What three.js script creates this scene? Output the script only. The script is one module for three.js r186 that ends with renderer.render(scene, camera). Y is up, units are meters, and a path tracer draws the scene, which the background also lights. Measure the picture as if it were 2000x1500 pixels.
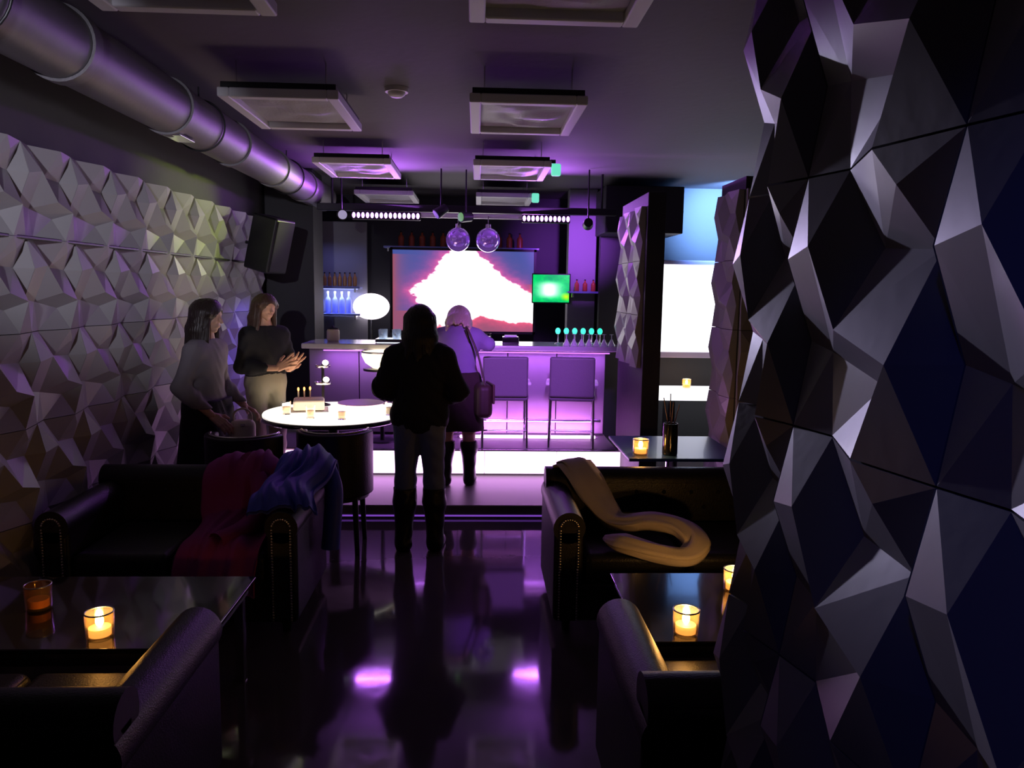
import * as THREE from 'three';
import { RoundedBoxGeometry } from 'three/addons/geometries/RoundedBoxGeometry.js';
import { mergeGeometries } from 'three/addons/utils/BufferGeometryUtils.js';
import { RectAreaLightUniformsLib } from 'three/addons/lights/RectAreaLightUniformsLib.js';

RectAreaLightUniformsLib.init();
const scene = new THREE.Scene();
scene.background = new THREE.Color(0, 0, 0);
const V = (x, y, z) => new THREE.Vector3(x, y, z);
const DEG = Math.PI / 180;

// ---------------------------------------------------------------- camera, exposure
const camera = new THREE.PerspectiveCamera(53.0, 2000 / 1500, 0.05, 60);
camera.position.set(0, 1.75, 0);
camera.rotation.set(-7.05 * DEG, -2.7 * DEG, 0.9 * DEG, 'YXZ');
const renderer = new THREE.WebGLRenderer({ antialias: true });
renderer.toneMapping = THREE.LinearToneMapping;
renderer.toneMappingExposure = 1.0;
renderer.shadowMap.enabled = true;

// ---------------------------------------------------------------- lamps of the room, seen and unseen
function areaLight(name, color, intensity, w, h, pos, dir) {
  const l = new THREE.RectAreaLight(new THREE.Color().setRGB(...color), intensity, w, h);
  l.name = name; l.position.copy(pos); l.lookAt(pos.clone().add(dir)); scene.add(l); return l;
}
function spotLight(name, color, intensity, pos, target, angle, penumbra, radius = 2) {
  const l = new THREE.SpotLight(new THREE.Color().setRGB(...color), intensity, 0, angle * DEG, penumbra, 2);
  l.name = name; l.position.copy(pos); l.target.position.copy(target); scene.add(l, l.target);
  l.castShadow = true; l.shadow.radius = radius; return l;
}
function pointLight(name, color, intensity, pos, radius = 1) {
  const l = new THREE.PointLight(new THREE.Color().setRGB(...color), intensity, 0, 2);
  l.name = name; l.position.copy(pos); l.castShadow = true; l.shadow.radius = radius; scene.add(l); return l;
}
const PURPLE = [0.52, 0.14, 1.0], MAGENTA = [0.78, 0.22, 1.0], LILAC = [0.62, 0.55, 1.0];
// television, side screen, small green screen
areaLight('television_glow', [1, 0.8, 0.95], 1.3, 1.1, 0.8, V(-0.15, 1.72, -9.66), V(0, 0, 1));
areaLight('projection_glow', [0.85, 0.85, 1], 1.6, 1.8, 0.95, V(3.05, 1.55, -8.9), V(0, 0, 1));
// LED bars over the counter: up on to the ceiling and out into the room
areaLight('led_bar_light', PURPLE, 170, 0.68, 0.05, V(-0.95, 2.56, -8.13), V(0.05, 0.8, 1));
areaLight('led_bar_light', PURPLE, 210, 0.5, 0.05, V(0.7, 2.54, -8.13), V(-0.05, 0.8, 1));
// light panel in the face of the upper step
areaLight('step_panel_glow', MAGENTA, 3.5, 3.0, 0.18, V(-0.25, 0.215, -6.70), V(0, 0.25, 1));
// strip under the counter overhang and at the foot of the bar
areaLight('counter_strip_light', PURPLE, 50, 2.7, 0.03, V(-0.08, 1.12, -7.27), V(0, -1, -0.25));
areaLight('bar_foot_light', MAGENTA, 130, 1.3, 0.05, V(0.5, 0.365, -7.23), V(0, 0.8, -0.8));
// round lit table
areaLight('lit_table_glow', [1, 0.62, 0.34], 2.7, 0.76, 0.76, V(-1.13, 0.776, -6.1), V(0, 1, 0));
// spotlights: green one seen, the rest unseen and placed for their light (fittings are built below)
const SPOTS = {
  leftWash: [V(-1.0, 2.4, 0.3), V(-2.25, 2.12, -5.2)],
  rightWash: [V(-1.35, 2.46, -7.95), V(0.62, 1.66, -1.42)],
  barWash: [V(0.35, 2.8, -1.9), V(0.45, 0.9, -7.3)],
  green: [V(-0.2, 2.46, -7.95), V(-2.25, 2.25, -6.3)],
  violet: [V(-0.45, 2.46, -7.95), V(-2.25, 1.1, -7.2)],
  blue: [V(2.9, 2.84, -8.1), V(2.8, 2.6, -9.2)],
  blueCorner: [V(-0.4, 2.8, 0.35), V(0.6, 1.68, -0.62)],
  pilaster: [V(1.12, 2.4, -7.95), V(1.25, 2.25, -9.4)],
};
spotLight('unseen_spot_light', [0.85, 0.82, 1], 34, ...SPOTS.leftWash, 13, 1.0);  // out of view behind the camera, placed to light the left wall
spotLight('unseen_spot_light', [0.72, 0.66, 1], 66, ...SPOTS.rightWash, 5.0, 1.0);  // unseen source on the beam, placed to light the near partition
spotLight('unseen_spot_light', [0.5, 0.15, 1], 120, ...SPOTS.barWash, 10, 0.8);  // out of view overhead, placed to light the bar violet
spotLight('par_lamp_light', [0.62, 0.8, 0.1], 17, ...SPOTS.green, 17, 0.9);
spotLight('par_lamp_light', [0.2, 0.12, 1], 16, ...SPOTS.violet, 13, 0.9);  // unseen source, placed for the blue patch on the left wall
spotLight('unseen_spot_light', [0.2, 0.42, 1], 75, ...SPOTS.blue, 36, 0.8);  // unseen lamp, placed to turn the alcove wall blue
spotLight('unseen_spot_light', [0.03, 0.08, 1], 0.6, ...SPOTS.blueCorner, 17, 0.9);  // out of view near the camera, placed for blue on the partition edge
spotLight('par_lamp_light', [0.45, 0.1, 1], 14, ...SPOTS.pilaster, 26, 0.9);  // unseen source, placed to light the upper pilaster

// ---------------------------------------------------------------- helpers
let seed = 12345;
const rnd = () => { seed = (seed * 1664525 + 1013904223) >>> 0; return seed / 4294967296; };
const used = new Map();
function numbered(name) {
  const n = used.get(name) || 0; used.set(name, n + 1);
  return n ? name + '_' + String(n).padStart(3, '0') : name;
}
function prep(m) { m.castShadow = true; m.receiveShadow = true; return m; }
function part(name, geo, mat, parent) { const m = prep(new THREE.Mesh(geo, mat)); m.name = name; parent.add(m); return m; }
function tag(o, label, category, group) { o.userData = { label, category }; if (group) o.userData.group = group; return o; }
function thing(name, label, category, pos = V(0, 0, 0), turn = 0, group) {
  const g = new THREE.Group(); g.name = numbered(name); g.position.copy(pos); g.rotation.y = turn; scene.add(g);
  return tag(g, label, category, group);
}
function single(name, geo, mat, label, category, group) {
  const m = prep(new THREE.Mesh(geo, mat)); m.name = numbered(name); scene.add(m); return tag(m, label, category, group);
}
function struct(name, geo, mat, parent) {
  const m = prep(new THREE.Mesh(geo, mat)); m.name = parent ? name : numbered(name);
  (parent || scene).add(m); if (!parent) m.userData.kind = 'structure'; return m;
}
function dup(o, pos, turn, label, group) {
  const c = o.clone(); c.name = numbered(o.name.replace(/_\d{3}$/, '')); c.position.copy(pos); if (turn !== undefined) c.rotation.y = turn;
  c.userData = { ...o.userData }; if (label) c.userData.label = label; if (group) c.userData.group = group; scene.add(c); return c;
}
const plain = (g) => { const q = g.index ? g.toNonIndexed() : g; return q; };
const join = (...gs) => mergeGeometries(gs.flat().map(plain));
function box(w, h, d, x = 0, y = 0, z = 0, r = 0, seg = 2) {
  const g = r ? new RoundedBoxGeometry(w, h, d, seg, r) : new THREE.BoxGeometry(w, h, d);
  // uv in metres
  const p = g.attributes.position, n = g.attributes.normal, uv = g.attributes.uv;
  for (let i = 0; i < p.count; i++) {
    const ax = Math.abs(n.getX(i)), ay = Math.abs(n.getY(i)), az = Math.abs(n.getZ(i));
    if (ay >= ax && ay >= az) uv.setXY(i, p.getX(i), p.getZ(i)); else if (ax >= az) uv.setXY(i, p.getZ(i), p.getY(i)); else uv.setXY(i, p.getX(i), p.getY(i));
  }
  return g.translate(x, y, z);
}
const cyl = (r0, r1, h, x = 0, y = 0, z = 0, seg = 24) => new THREE.CylinderGeometry(r1, r0, h, seg).translate(x, y + h / 2, z);
const lathe = (pts, seg = 28) => new THREE.LatheGeometry(pts.map((p) => new THREE.Vector2(p[0], p[1])), seg);
const ball = (r, x = 0, y = 0, z = 0, s = 16) => new THREE.SphereGeometry(r, s, Math.ceil(s * 0.7)).translate(x, y, z);
function rod(a, b, r, seg = 10, r2 = r) {
  const d = b.clone().sub(a), g = new THREE.CylinderGeometry(r2, r, d.length(), seg);
  g.applyQuaternion(new THREE.Quaternion().setFromUnitVectors(V(0, 1, 0), d.clone().normalize()));
  return g.translate((a.x + b.x) / 2, (a.y + b.y) / 2, (a.z + b.z) / 2);
}
const tube = (pts, r, n = 32, seg = 8) => new THREE.TubeGeometry(new THREE.CatmullRomCurve3(pts), n, r, seg);

// value noise
function hash(x, y, z) { let h = (x * 374761393 + y * 668265263 + z * 2147483647) | 0; h = Math.imul(h ^ (h >>> 13), 1274126177); return ((h ^ (h >>> 16)) >>> 0) / 4294967296; }
function noise2(x, y, per = 0) {
  const xi = Math.floor(x), yi = Math.floor(y), fx = x - xi, fy = y - yi, sx = fx * fx * (3 - 2 * fx), sy = fy * fy * (3 - 2 * fy);
  const w = (v) => (per ? ((v % per) + per) % per : v);
  const a = hash(w(xi), w(yi), 7), b = hash(w(xi + 1), w(yi), 7), c = hash(w(xi), w(yi + 1), 7), d = hash(w(xi + 1), w(yi + 1), 7);
  return a + (b - a) * sx + (c - a) * sy + (a - b - c + d) * sx * sy;
}
function dataTex(n, f, srgb) {
  const d = new Uint8Array(n * n * 4);
  for (let y = 0; y < n; y++) for (let x = 0; x < n; x++) { const c = f(x / n, y / n), i = 4 * (y * n + x); for (let k = 0; k < 3; k++) d[i + k] = Math.max(0, Math.min(255, 255 * (c.length ? c[k] : c))); d[i + 3] = 255; }
  const t = new THREE.DataTexture(d, n, n); t.wrapS = t.wrapT = THREE.RepeatWrapping; t.magFilter = THREE.LinearFilter; t.minFilter = THREE.LinearMipmapLinearFilter; t.generateMipmaps = true;
  if (srgb) t.colorSpace = THREE.SRGBColorSpace; t.needsUpdate = true; return t;
}
const fbm = (u, v, n, oct = 4) => { let s = 0, a = 0.5, f = n; for (let i = 0; i < oct; i++) { s += a * noise2(u * f, v * f, f); f *= 2; a *= 0.5; } return s; };
const rep = (t, x, y = x) => { const c = t.clone(); c.repeat.set(x, y); c.needsUpdate = true; return c; };
const TX = {
  cloud: dataTex(256, (u, v) => fbm(u, v, 4, 5)),
  grain: dataTex(256, (u, v) => 0.5 * fbm(u, v, 24, 3) + 0.5 * fbm(u, v, 6, 3)),
  leather: dataTex(256, (u, v) => { const a = fbm(u, v, 32, 2), b = Math.abs(noise2(u * 40, v * 40, 40) - 0.5) * 2; return 0.5 * a + 0.5 * b; }),
  weave: dataTex(128, (u, v) => 0.5 + 0.25 * Math.sin(u * 2 * Math.PI * 32) + 0.25 * Math.sin(v * 2 * Math.PI * 32)),
  strands: dataTex(128, (u, v) => 0.6 * noise2(u * 64, v * 4, 64) + 0.4 * noise2(u * 32, v * 2, 32)),
  floorRough: dataTex(256, (u, v) => 0.25 + 0.5 * fbm(u, v, 5, 5)),
};
const std = (rgb, rough, o = {}) => new THREE.MeshStandardMaterial({ color: new THREE.Color().setRGB(...rgb), roughness: rough, ...o });
const phy = (rgb, rough, o = {}) => new THREE.MeshPhysicalMaterial({ color: new THREE.Color().setRGB(...rgb), roughness: rough, ...o });
const glow = (rgb, k, o = {}) => new THREE.MeshStandardMaterial({ color: new THREE.Color().setRGB(0.4, 0.4, 0.4), roughness: 0.5, emissive: new THREE.Color().setRGB(...rgb), emissiveIntensity: k, ...o });
const M = {
  floor: phy([0.10, 0.085, 0.092], 0.17, { roughnessMap: rep(TX.floorRough, 0.5), bumpMap: rep(TX.cloud, 0.8), bumpScale: 0.0012, clearcoat: 0.3, clearcoatRoughness: 0.05 }),
  ceiling: std([0.15, 0.14, 0.15], 0.8, { bumpMap: rep(TX.grain, 1), bumpScale: 0.002 }),
  wall: std([0.055, 0.05, 0.05], 0.75, { bumpMap: rep(TX.grain, 1), bumpScale: 0.002 }),
  wallDark: std([0.02, 0.02, 0.024], 0.6, { bumpMap: rep(TX.grain, 1), bumpScale: 0.0015 }),
  backWall: std([0.03, 0.03, 0.045], 0.5, { bumpMap: rep(TX.grain, 1), bumpScale: 0.0015 }),
  pale: std([0.3, 0.3, 0.33], 0.7, { bumpMap: rep(TX.grain, 1), bumpScale: 0.0015 }),
  alcove: std([0.06, 0.06, 0.066], 0.7, { bumpMap: rep(TX.grain, 1), bumpScale: 0.0015 }),
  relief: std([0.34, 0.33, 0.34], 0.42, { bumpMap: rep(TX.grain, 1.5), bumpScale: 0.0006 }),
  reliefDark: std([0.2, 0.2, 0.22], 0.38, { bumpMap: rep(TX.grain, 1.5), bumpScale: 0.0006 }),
  leather: phy([0.008, 0.008, 0.01], 0.42, { bumpMap: rep(TX.leather, 5), bumpScale: 0.001 }),
  nail: std([0.75, 0.72, 0.66], 0.25, { metalness: 1 }),
  chrome: std([0.8, 0.8, 0.82], 0.16, { metalness: 1 }),
  black: std([0.012, 0.012, 0.014], 0.4),
  blackGloss: phy([0.01, 0.01, 0.011], 0.1, { clearcoat: 0.6, clearcoatRoughness: 0.05 }),
  duct: std([0.2, 0.19, 0.2], 0.5, { metalness: 0.7, bumpMap: rep(TX.grain, 2), bumpScale: 0.001 }),
  white: std([0.85, 0.84, 0.86], 0.5),
  foil: std([0.48, 0.46, 0.5], 0.5, { bumpMap: rep(TX.grain, 2), bumpScale: 0.002 }),
  counter: phy([0.55, 0.53, 0.56], 0.18, { clearcoat: 0.4, clearcoatRoughness: 0.1, bumpMap: rep(TX.cloud, 1), bumpScale: 0.0005 }),
  barFront: std([0.2, 0.18, 0.2], 0.45, { bumpMap: rep(TX.grain, 1), bumpScale: 0.001 }),
  platform: std([0.15, 0.135, 0.14], 0.45, { bumpMap: rep(TX.cloud, 1), bumpScale: 0.001 }),
  glass: phy([1, 1, 1], 0.03, { transmission: 1, thickness: 0.004, ior: 1.45 }),
  amber: phy([1, 0.8, 0.55], 0.08, { transmission: 0.95, thickness: 0 }),
  wax: phy([0.9, 0.8, 0.6], 0.6, {}),
  flame: glow([1, 0.7, 0.3], 60),
  beige: std([0.62, 0.53, 0.44], 0.85, { bumpMap: rep(TX.weave, 6), bumpScale: 0.0008 }),
  cream: std([0.7, 0.64, 0.5], 0.7, { bumpMap: rep(TX.leather, 4), bumpScale: 0.0008 }),
};

// ---------------------------------------------------------------- room shell
const H = 2.95;
struct('floor', box(7.6, 0.2, 13.4, 1.0, -0.1, -4.2), M.floor);
struct('ceiling', box(7.6, 0.2, 13.4, 1.0, H + 0.1, -4.2), M.ceiling);
const wallLeft = struct('wall_left', box(0.2, H, 13.0, -2.35, H / 2, -4.2), M.wall);
struct('wall_back', box(7.4, H, 0.2, 1.0, H / 2, -10.6), M.backWall);
struct('wall_front', box(7.4, H, 0.2, 1.0, H / 2, 2.2), M.wallDark);
struct('wall_right', box(0.2, H, 13.0, 4.6, H / 2, -4.2), M.wallDark);
struct('wall_alcove', box(3.1, H, 0.12, 3.0, H / 2, -9.2), M.alcove);
const wallNear = struct('wall_partition', box(0.3, H, 3.7, 0.8, H / 2, 0.12), M.wallDark);

// relief panel: triangular facets between star points
const RELIEF = (() => {
  const pts = [
    [0, 0, 0.45], [1, 0, 0.45], [0, 1, 0.45], [1, 1, 0.45], [0.23, 0, 0.1], [0.64, 0, 0.9], [0.23, 1, 0.1], [0.64, 1, 0.9],
    [0, 0.35, 0.12], [1, 0.35, 0.12], [0, 0.68, 0.85], [1, 0.68, 0.85],
    [0.49, 0.42, 1.0], [0.19, 0.32, 0.1], [0.61, 0.24, 0.2], [0.82, 0.33, 0.95], [0.845, 0.68, 0.1],
    [0.52, 0.7, 0.1], [0.22, 0.72, 0.95], [0.74, 0.88, 0.7],
  ];
  const tris = [];
  const n = pts.length;
  for (let i = 0; i < n; i++) for (let j = i + 1; j < n; j++) for (let k = j + 1; k < n; k++) {
    const [ax, ay] = pts[i], [bx, by] = pts[j], [cx, cy] = pts[k];
    const d = 2 * (ax * (by - cy) + bx * (cy - ay) + cx * (ay - by));
    if (Math.abs(d) < 1e-6) continue;
    const a2 = ax * ax + ay * ay, b2 = bx * bx + by * by, c2 = cx * cx + cy * cy;
    const ux = (a2 * (by - cy) + b2 * (cy - ay) + c2 * (ay - by)) / d, uy = (a2 * (cx - bx) + b2 * (ax - cx) + c2 * (bx - ax)) / d;
    const r2 = (ax - ux) ** 2 + (ay - uy) ** 2;
    let ok = true;
    for (let m = 0; m < n && ok; m++) if (m !== i && m !== j && m !== k && (pts[m][0] - ux) ** 2 + (pts[m][1] - uy) ** 2 < r2 - 1e-9) ok = false;
    if (ok) tris.push(d > 0 ? [i, j, k] : [i, k, j]);
  }
  return { pts, tris };
})();
const reliefCache = new Map();
function reliefTile(w, h, depth, u0 = 0, u1 = 1) {          // lower left corner at the origin, facing +z
  const key = [w.toFixed(3), h.toFixed(3), depth, u0, u1].join();
  if (reliefCache.has(key)) return reliefCache.get(key);
  const g = 0.0018, pos = [], uv = [];
  const P = ([u, v, t]) => [g + u * (w - 2 * g), g + v * (h - 2 * g), 0.012 + t * depth];
  const tri = (...q) => { for (const p of q) { pos.push(...p); uv.push(p[0], p[1]); } };
  for (const t of RELIEF.tris) tri(...t.map((i) => P(RELIEF.pts[i])));
  const edges = [[(p) => p[1] === 0, (p) => p[0]], [(p) => p[0] === 1, (p) => p[1]], [(p) => p[1] === 1, (p) => -p[0]], [(p) => p[0] === 0, (p) => -p[1]]];
  for (const [on, by] of edges) {
    const e = RELIEF.pts.filter(on).sort((a, b) => by(a) - by(b));
    for (let i = 0; i + 1 < e.length; i++) {
      const a = P(e[i]), b = P(e[i + 1]), a0 = [a[0], a[1], 0], b0 = [b[0], b[1], 0];
      tri(a0, b0, b); tri(a0, b, a);
    }
  }
  const geo = new THREE.BufferGeometry();
  geo.setAttribute('position', new THREE.Float32BufferAttribute(pos, 3)); geo.setAttribute('uv', new THREE.Float32BufferAttribute(uv, 2));
  geo.computeVertexNormals(); reliefCache.set(key, geo); return geo;
}
function panelAt(parent, geo, mat, x, y, z, turn) {           // x, y, z in the world; parents sit at the origin
  const m = part('wall_panel', geo, mat, parent); m.position.set(x, y, z); m.rotation.y = turn; return m;
}
const T = 0.46, ROWS = [0.12, 0.58, 1.04, 1.50, 1.96];
// left wall, faces +x, local x runs towards the camera... (turn +90: local x -> -z)
for (const y of ROWS) for (let c = 0; c < 15; c++) panelAt(wallLeft, reliefTile(T, T, 0.085), M.relief, -2.25, y, -1.16 - c * T, Math.PI / 2);
struct('trim_1', box(0.03, 0.018, 7.2, -2.185, 1.96, -4.7, 0.006), M.black);
// near partition on the right, faces -x (turn -90: local x -> +z)
const PROW = [0.12, 0.58, 1.04, 1.50, 1.96, 2.42];
const partitionSpots = [[-1.73, 0.31], [-1.42, T], [-0.96, T], [-0.5, T]];
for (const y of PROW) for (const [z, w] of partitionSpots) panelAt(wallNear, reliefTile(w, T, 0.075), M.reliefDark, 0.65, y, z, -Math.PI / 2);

// partition beside the bar: relief on its left side, black end
const barPartition = struct('pillar', box(0.14, 2.5, 1.05, 1.37, 1.25, -6.47, 0.006), M.wallDark);
for (let r = 0; r < 3; r++) for (let c = 0; c < 2; c++) { const g = reliefTile(T, 0.42, 0.05); panelAt(barPartition, g, M.relief, 1.30, 1.14 + r * 0.42, -6.94 + c * T, -Math.PI / 2); }
// relief pillar behind the right sofas
const pillar = struct('pillar', box(0.8, 2.5, 0.5, 2.14, 1.25, -5.3), M.wallDark);
for (let r = 0; r < 5; r++) { panelAt(pillar, reliefTile(0.4, T, 0.05), M.relief, 1.74, 0.12 + r * T, -5.05, 0); panelAt(pillar, reliefTile(0.4, T, 0.05), M.relief, 2.14, 0.12 + r * T, -5.05, 0); panelAt(pillar, reliefTile(T, T, 0.05), M.relief, 1.74, 0.12 + r * T, -5.53, -Math.PI / 2); }
// dark column at the far end of the left wall
struct('pillar', box(0.5, H, 0.5, -1.96, H / 2, -8.5, 0.01), M.wallDark);
// canopy over the right end of the bar
struct('canopy', box(0.85, 0.5, 0.7, 1.8, 2.62, -8.75, 0.01), M.wallDark);
// pale pilaster lit violet
struct('pilaster', box(0.34, H, 0.2, 1.27, H / 2, -9.5, 0.01), M.pale);

// steps of the bar platform
const Z1 = -5.75, Z2 = -6.75, S1 = 0.1, S2 = 0.33;
struct('lower_step', box(3.5, S1, 1.02, -0.48, S1 / 2, (Z1 + Z2) / 2, 0.008), M.platform);
const upper = struct('upper_step', box(3.5, S2, 3.75, -0.48, S2 / 2, Z2 - 1.875, 0.008), M.platform);
{
  const p = thing('riser_light', 'glowing magenta light panel along the face of the upper step', 'light panel');
  for (let i = 0; i < 5; i++) part('diffuser', box(0.64, 0.2, 0.014, -1.53 + i * 0.645, S1 + 0.112, Z2 + 0.012, 0.005), glow([1.0, 0.62, 1.0], 2.6), p);
  part('frame', join(box(3.24, 0.012, 0.03, -0.24, S1 + 0.006, Z2 + 0.015), box(3.24, 0.012, 0.03, -0.24, S1 + 0.22, Z2 + 0.015)), M.chrome, p);
  const q = thing('step_light_strip', 'thin dim purple light strip along the foot of the lower step', 'light strip');
  part('strip', box(2.9, 0.012, 0.012, -0.25, 0.02, Z1 + 0.008), glow([0.35, 0.1, 0.9], 0.5), q);
  part('channel', box(2.94, 0.03, 0.006, -0.25, 0.02, Z1 + 0.002), M.black, q);
}

// ---------------------------------------------------------------- ceiling: duct, panels, beam
{
  const d = thing('ceiling_duct', 'long round grey ventilation duct along the left edge of the ceiling', 'duct', V(-1.72, 2.72, 0));
  const R = 0.145;
  for (let i = 0; i < 9; i++) {
    const z = 1.0 - i * 1.1;
    part('duct_section', new THREE.CylinderGeometry(R, R, 1.06, 32).rotateX(Math.PI / 2).translate(0, 0, z - 0.53), M.duct, d);
    if (i) part('duct_collar', new THREE.CylinderGeometry(R + 0.012, R + 0.012, 0.07, 32).rotateX(Math.PI / 2).translate(0, 0, z), M.duct, d);
  }
  for (const z of [-0.6, -2.8, -5.0, -7.2]) part('hanger', join(new THREE.TorusGeometry(R + 0.008, 0.006, 8, 32).translate(0, 0, z), rod(V(0, R, z), V(0, 0.24, z), 0.005)), M.black, d);
  part('air_grille', box(0.1, 0.012, 0.22, 0.02, -R - 0.004, -4.6, 0.004), M.chrome, d);
}
{
  const proto = thing('ceiling_panel', '', 'ceiling panel', V(0, 0, 0), 0, 'framed panels hanging under the ceiling');
  const w = 0.64, l = 0.86, b = 0.062, hh = 0.05;
  part('frame_side', box(b, hh, l, -w / 2 + b / 2, 0, 0, 0.008), M.white, proto);
  part('frame_side', box(b, hh, l, w / 2 - b / 2, 0, 0, 0.008), M.white, proto);
  part('frame_end', box(w - 2 * b, hh, b, 0, 0, l / 2 - b / 2, 0.008), M.white, proto);
  part('frame_end', box(w - 2 * b, hh, b, 0, 0, -l / 2 + b / 2, 0.008), M.white, proto);
  const g = new THREE.PlaneGeometry(w - 2 * b, l - 2 * b, 18, 22).rotateX(Math.PI / 2), p = g.attributes.position;
  for (let i = 0; i < p.count; i++) {
    const x = p.getX(i), z = p.getZ(i), e = Math.min(1, 8 * Math.min(w / 2 - b - Math.abs(x), l / 2 - b - Math.abs(z)));
    p.setY(i, 0.012 - 0.05 * e * (noise2(x * 9 + 3, z * 7 + 5) - 0.25));
  }
  const flat = g.toNonIndexed(); flat.computeVertexNormals();
  part('quilted_infill', flat, M.foil, proto);
  part('backing', box(w - 0.03, 0.03, l - 0.03, 0, 0.042, 0, 0.004), M.black, proto);
  for (const x of [-0.24, 0.24]) for (const z of [-0.34, 0.34]) part('hanger', rod(V(x, 0.05, z), V(x, 0.185, z), 0.004, 6), M.chrome, proto);
  const where = [
    [-1.07, -2.62, 'left framed ceiling panel of the nearest pair, cut by the top of the picture'], [0.28, -2.62, 'right framed ceiling panel of the nearest pair, cut by the top of the picture'],
    [-1.07, -4.74, 'large white framed ceiling panel beside the round duct, second from the camera on the left'], [0.27, -4.72, 'large white framed ceiling panel right of the aisle, second from the camera'],
    [-1.03, -6.92, 'white framed ceiling panel on the left, third from the camera'], [0.28, -6.86, 'white framed ceiling panel on the right with a teal glow at its edge'],
    [-1.02, -9.02, 'left framed ceiling panel just above the light bars, farthest from the camera'], [0.3, -9.02, 'right framed ceiling panel just above the light bars, farthest from the camera'],
  ];
  where.forEach(([x, z, label], i) => { const o = i ? dup(proto, V(x, 2.765, z), 0, label) : proto; o.position.set(x, 2.765, z); o.userData.label = label; });
  for (const [x, z, label] of [[0.62, -6.6, 'small teal glow standing in for light on the right edge of a ceiling panel'], [0.6, -8.62, 'small teal glow standing in for light on the right end of the farthest ceiling panel']]) {
    const c = thing('edge_glow_light', label, 'lamp', V(x, 2.76, z));  // glowing block stands in for teal light on the panel frame
    part('lens', box(0.08, 0.1, 0.05, 0.03, -0.02, 0.02, 0.015), glow([0.15, 0.85, 0.6], 0.9), c); part('bracket', box(0.05, 0.03, 0.09, 0, 0.045, 0, 0.006), M.black, c);
  }
}
{ // smoke detector
  const d = thing('smoke_detector', 'small pale round smoke detector on the ceiling between the panels', 'smoke detector', V(-0.5, H, -4.9));
  part('base', cyl(0.07, 0.075, 0.025, 0, -0.025, 0), M.white, d); part('cap', lathe([[0, -0.055], [0.035, -0.052], [0.05, -0.04], [0.055, -0.024]]), M.white, d);
}
{ // beam with LED bars
  const b = thing('lighting_beam', 'dark horizontal beam with a pale lower rail hanging over the bar', 'beam', V(0, 0, -8.2));
  part('beam', box(3.1, 0.07, 0.1, -0.1, 2.56, 0, 0.006), M.black, b);
  part('rail', box(1.06, 0.045, 0.06, -0.06, 2.49, 0.03, 0.008), M.white, b);
  for (const x of [-1.5, 1.3]) part('hanger', rod(V(x, 2.59, 0), V(x, 2.95, 0), 0.012), M.black, b);
  const bar = (x, w, n, label) => {
    const t = thing('led_bar', label, 'light bar', V(x, 2.475, -8.13), 0);
    part('housing', box(w, 0.085, 0.07, 0, 0, -0.01, 0.008), M.black, t);
    for (let i = 0; i < n; i++) part('led_lens', new THREE.SphereGeometry(0.019, 12, 8).scale(0.85, 1.5, 0.6).translate(-w / 2 + (i + 0.5) * w / n, 0.0, 0.026), glow([0.62, 0.24, 1], 10), t);
  };
  bar(-0.94, 0.7, 15, 'long light bar with fifteen pink lenses at the left end of the beam');
  bar(0.71, 0.5, 11, 'shorter light bar with eleven pinkish white lenses at the right end of the beam');
  const par = (pos, to, name, label, lens) => {
    const t = thing(name, label, 'spotlight', pos), dir = to.clone().sub(pos).normalize();
    const can = part('can', new THREE.CylinderGeometry(0.055, 0.045, 0.13, 20, 1, false).translate(0, -0.085, 0), M.black, t);
    const l = part('lens', new THREE.CylinderGeometry(0.045, 0.045, 0.006, 20).translate(0, -0.017, 0), lens, t);
    for (const m of [can, l]) m.quaternion.setFromUnitVectors(V(0, 1, 0), dir);
    part('yoke', join(rod(dir.clone().multiplyScalar(-0.085), V(0, Math.max(0.1, 2.94 - pos.y), 0).setX(dir.x * -0.085).setZ(dir.z * -0.085), 0.008)), M.black, t);
  };
  const dim = (c) => glow(c, 0.35);
  const back = (p, q, d = 0.02) => p.clone().add(p.clone().sub(q).normalize().multiplyScalar(d));
  const fit = (k, name, label, c) => par(back(...SPOTS[k]), SPOTS[k][1], name, label, dim(c));
  fit('green', 'par_lamp', 'small green par lamp clamped above the middle of the beam', [0.25, 0.8, 0.2]);
  fit('violet', 'par_lamp', 'small violet par lamp, an unseen source placed to light the left wall', [0.3, 0.15, 1]);
  fit('pilaster', 'par_lamp', 'small violet par lamp, an unseen source placed to light the pilaster', [0.5, 0.2, 1]);
  fit('blue', 'unseen_ceiling_spotlight', 'unseen ceiling spotlight placed to wash the wall above the white screen blue', [0.2, 0.4, 1]);
  fit('leftWash', 'unseen_ceiling_spotlight', 'unseen ceiling spotlight behind the camera, placed to light the faceted left wall', [0.9, 0.85, 1]);
  fit('rightWash', 'par_lamp', 'small lilac par lamp, an unseen source placed to light the near faceted partition', [0.7, 0.65, 1]);
  fit('barWash', 'unseen_ceiling_spotlight', 'unseen ceiling spotlight above the view, placed to throw violet light on the bar', [0.5, 0.2, 1]);
  fit('blueCorner', 'unseen_ceiling_spotlight', 'unseen ceiling spotlight near the camera, placed to light the right partition blue', [0.05, 0.1, 1]);
}
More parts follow.
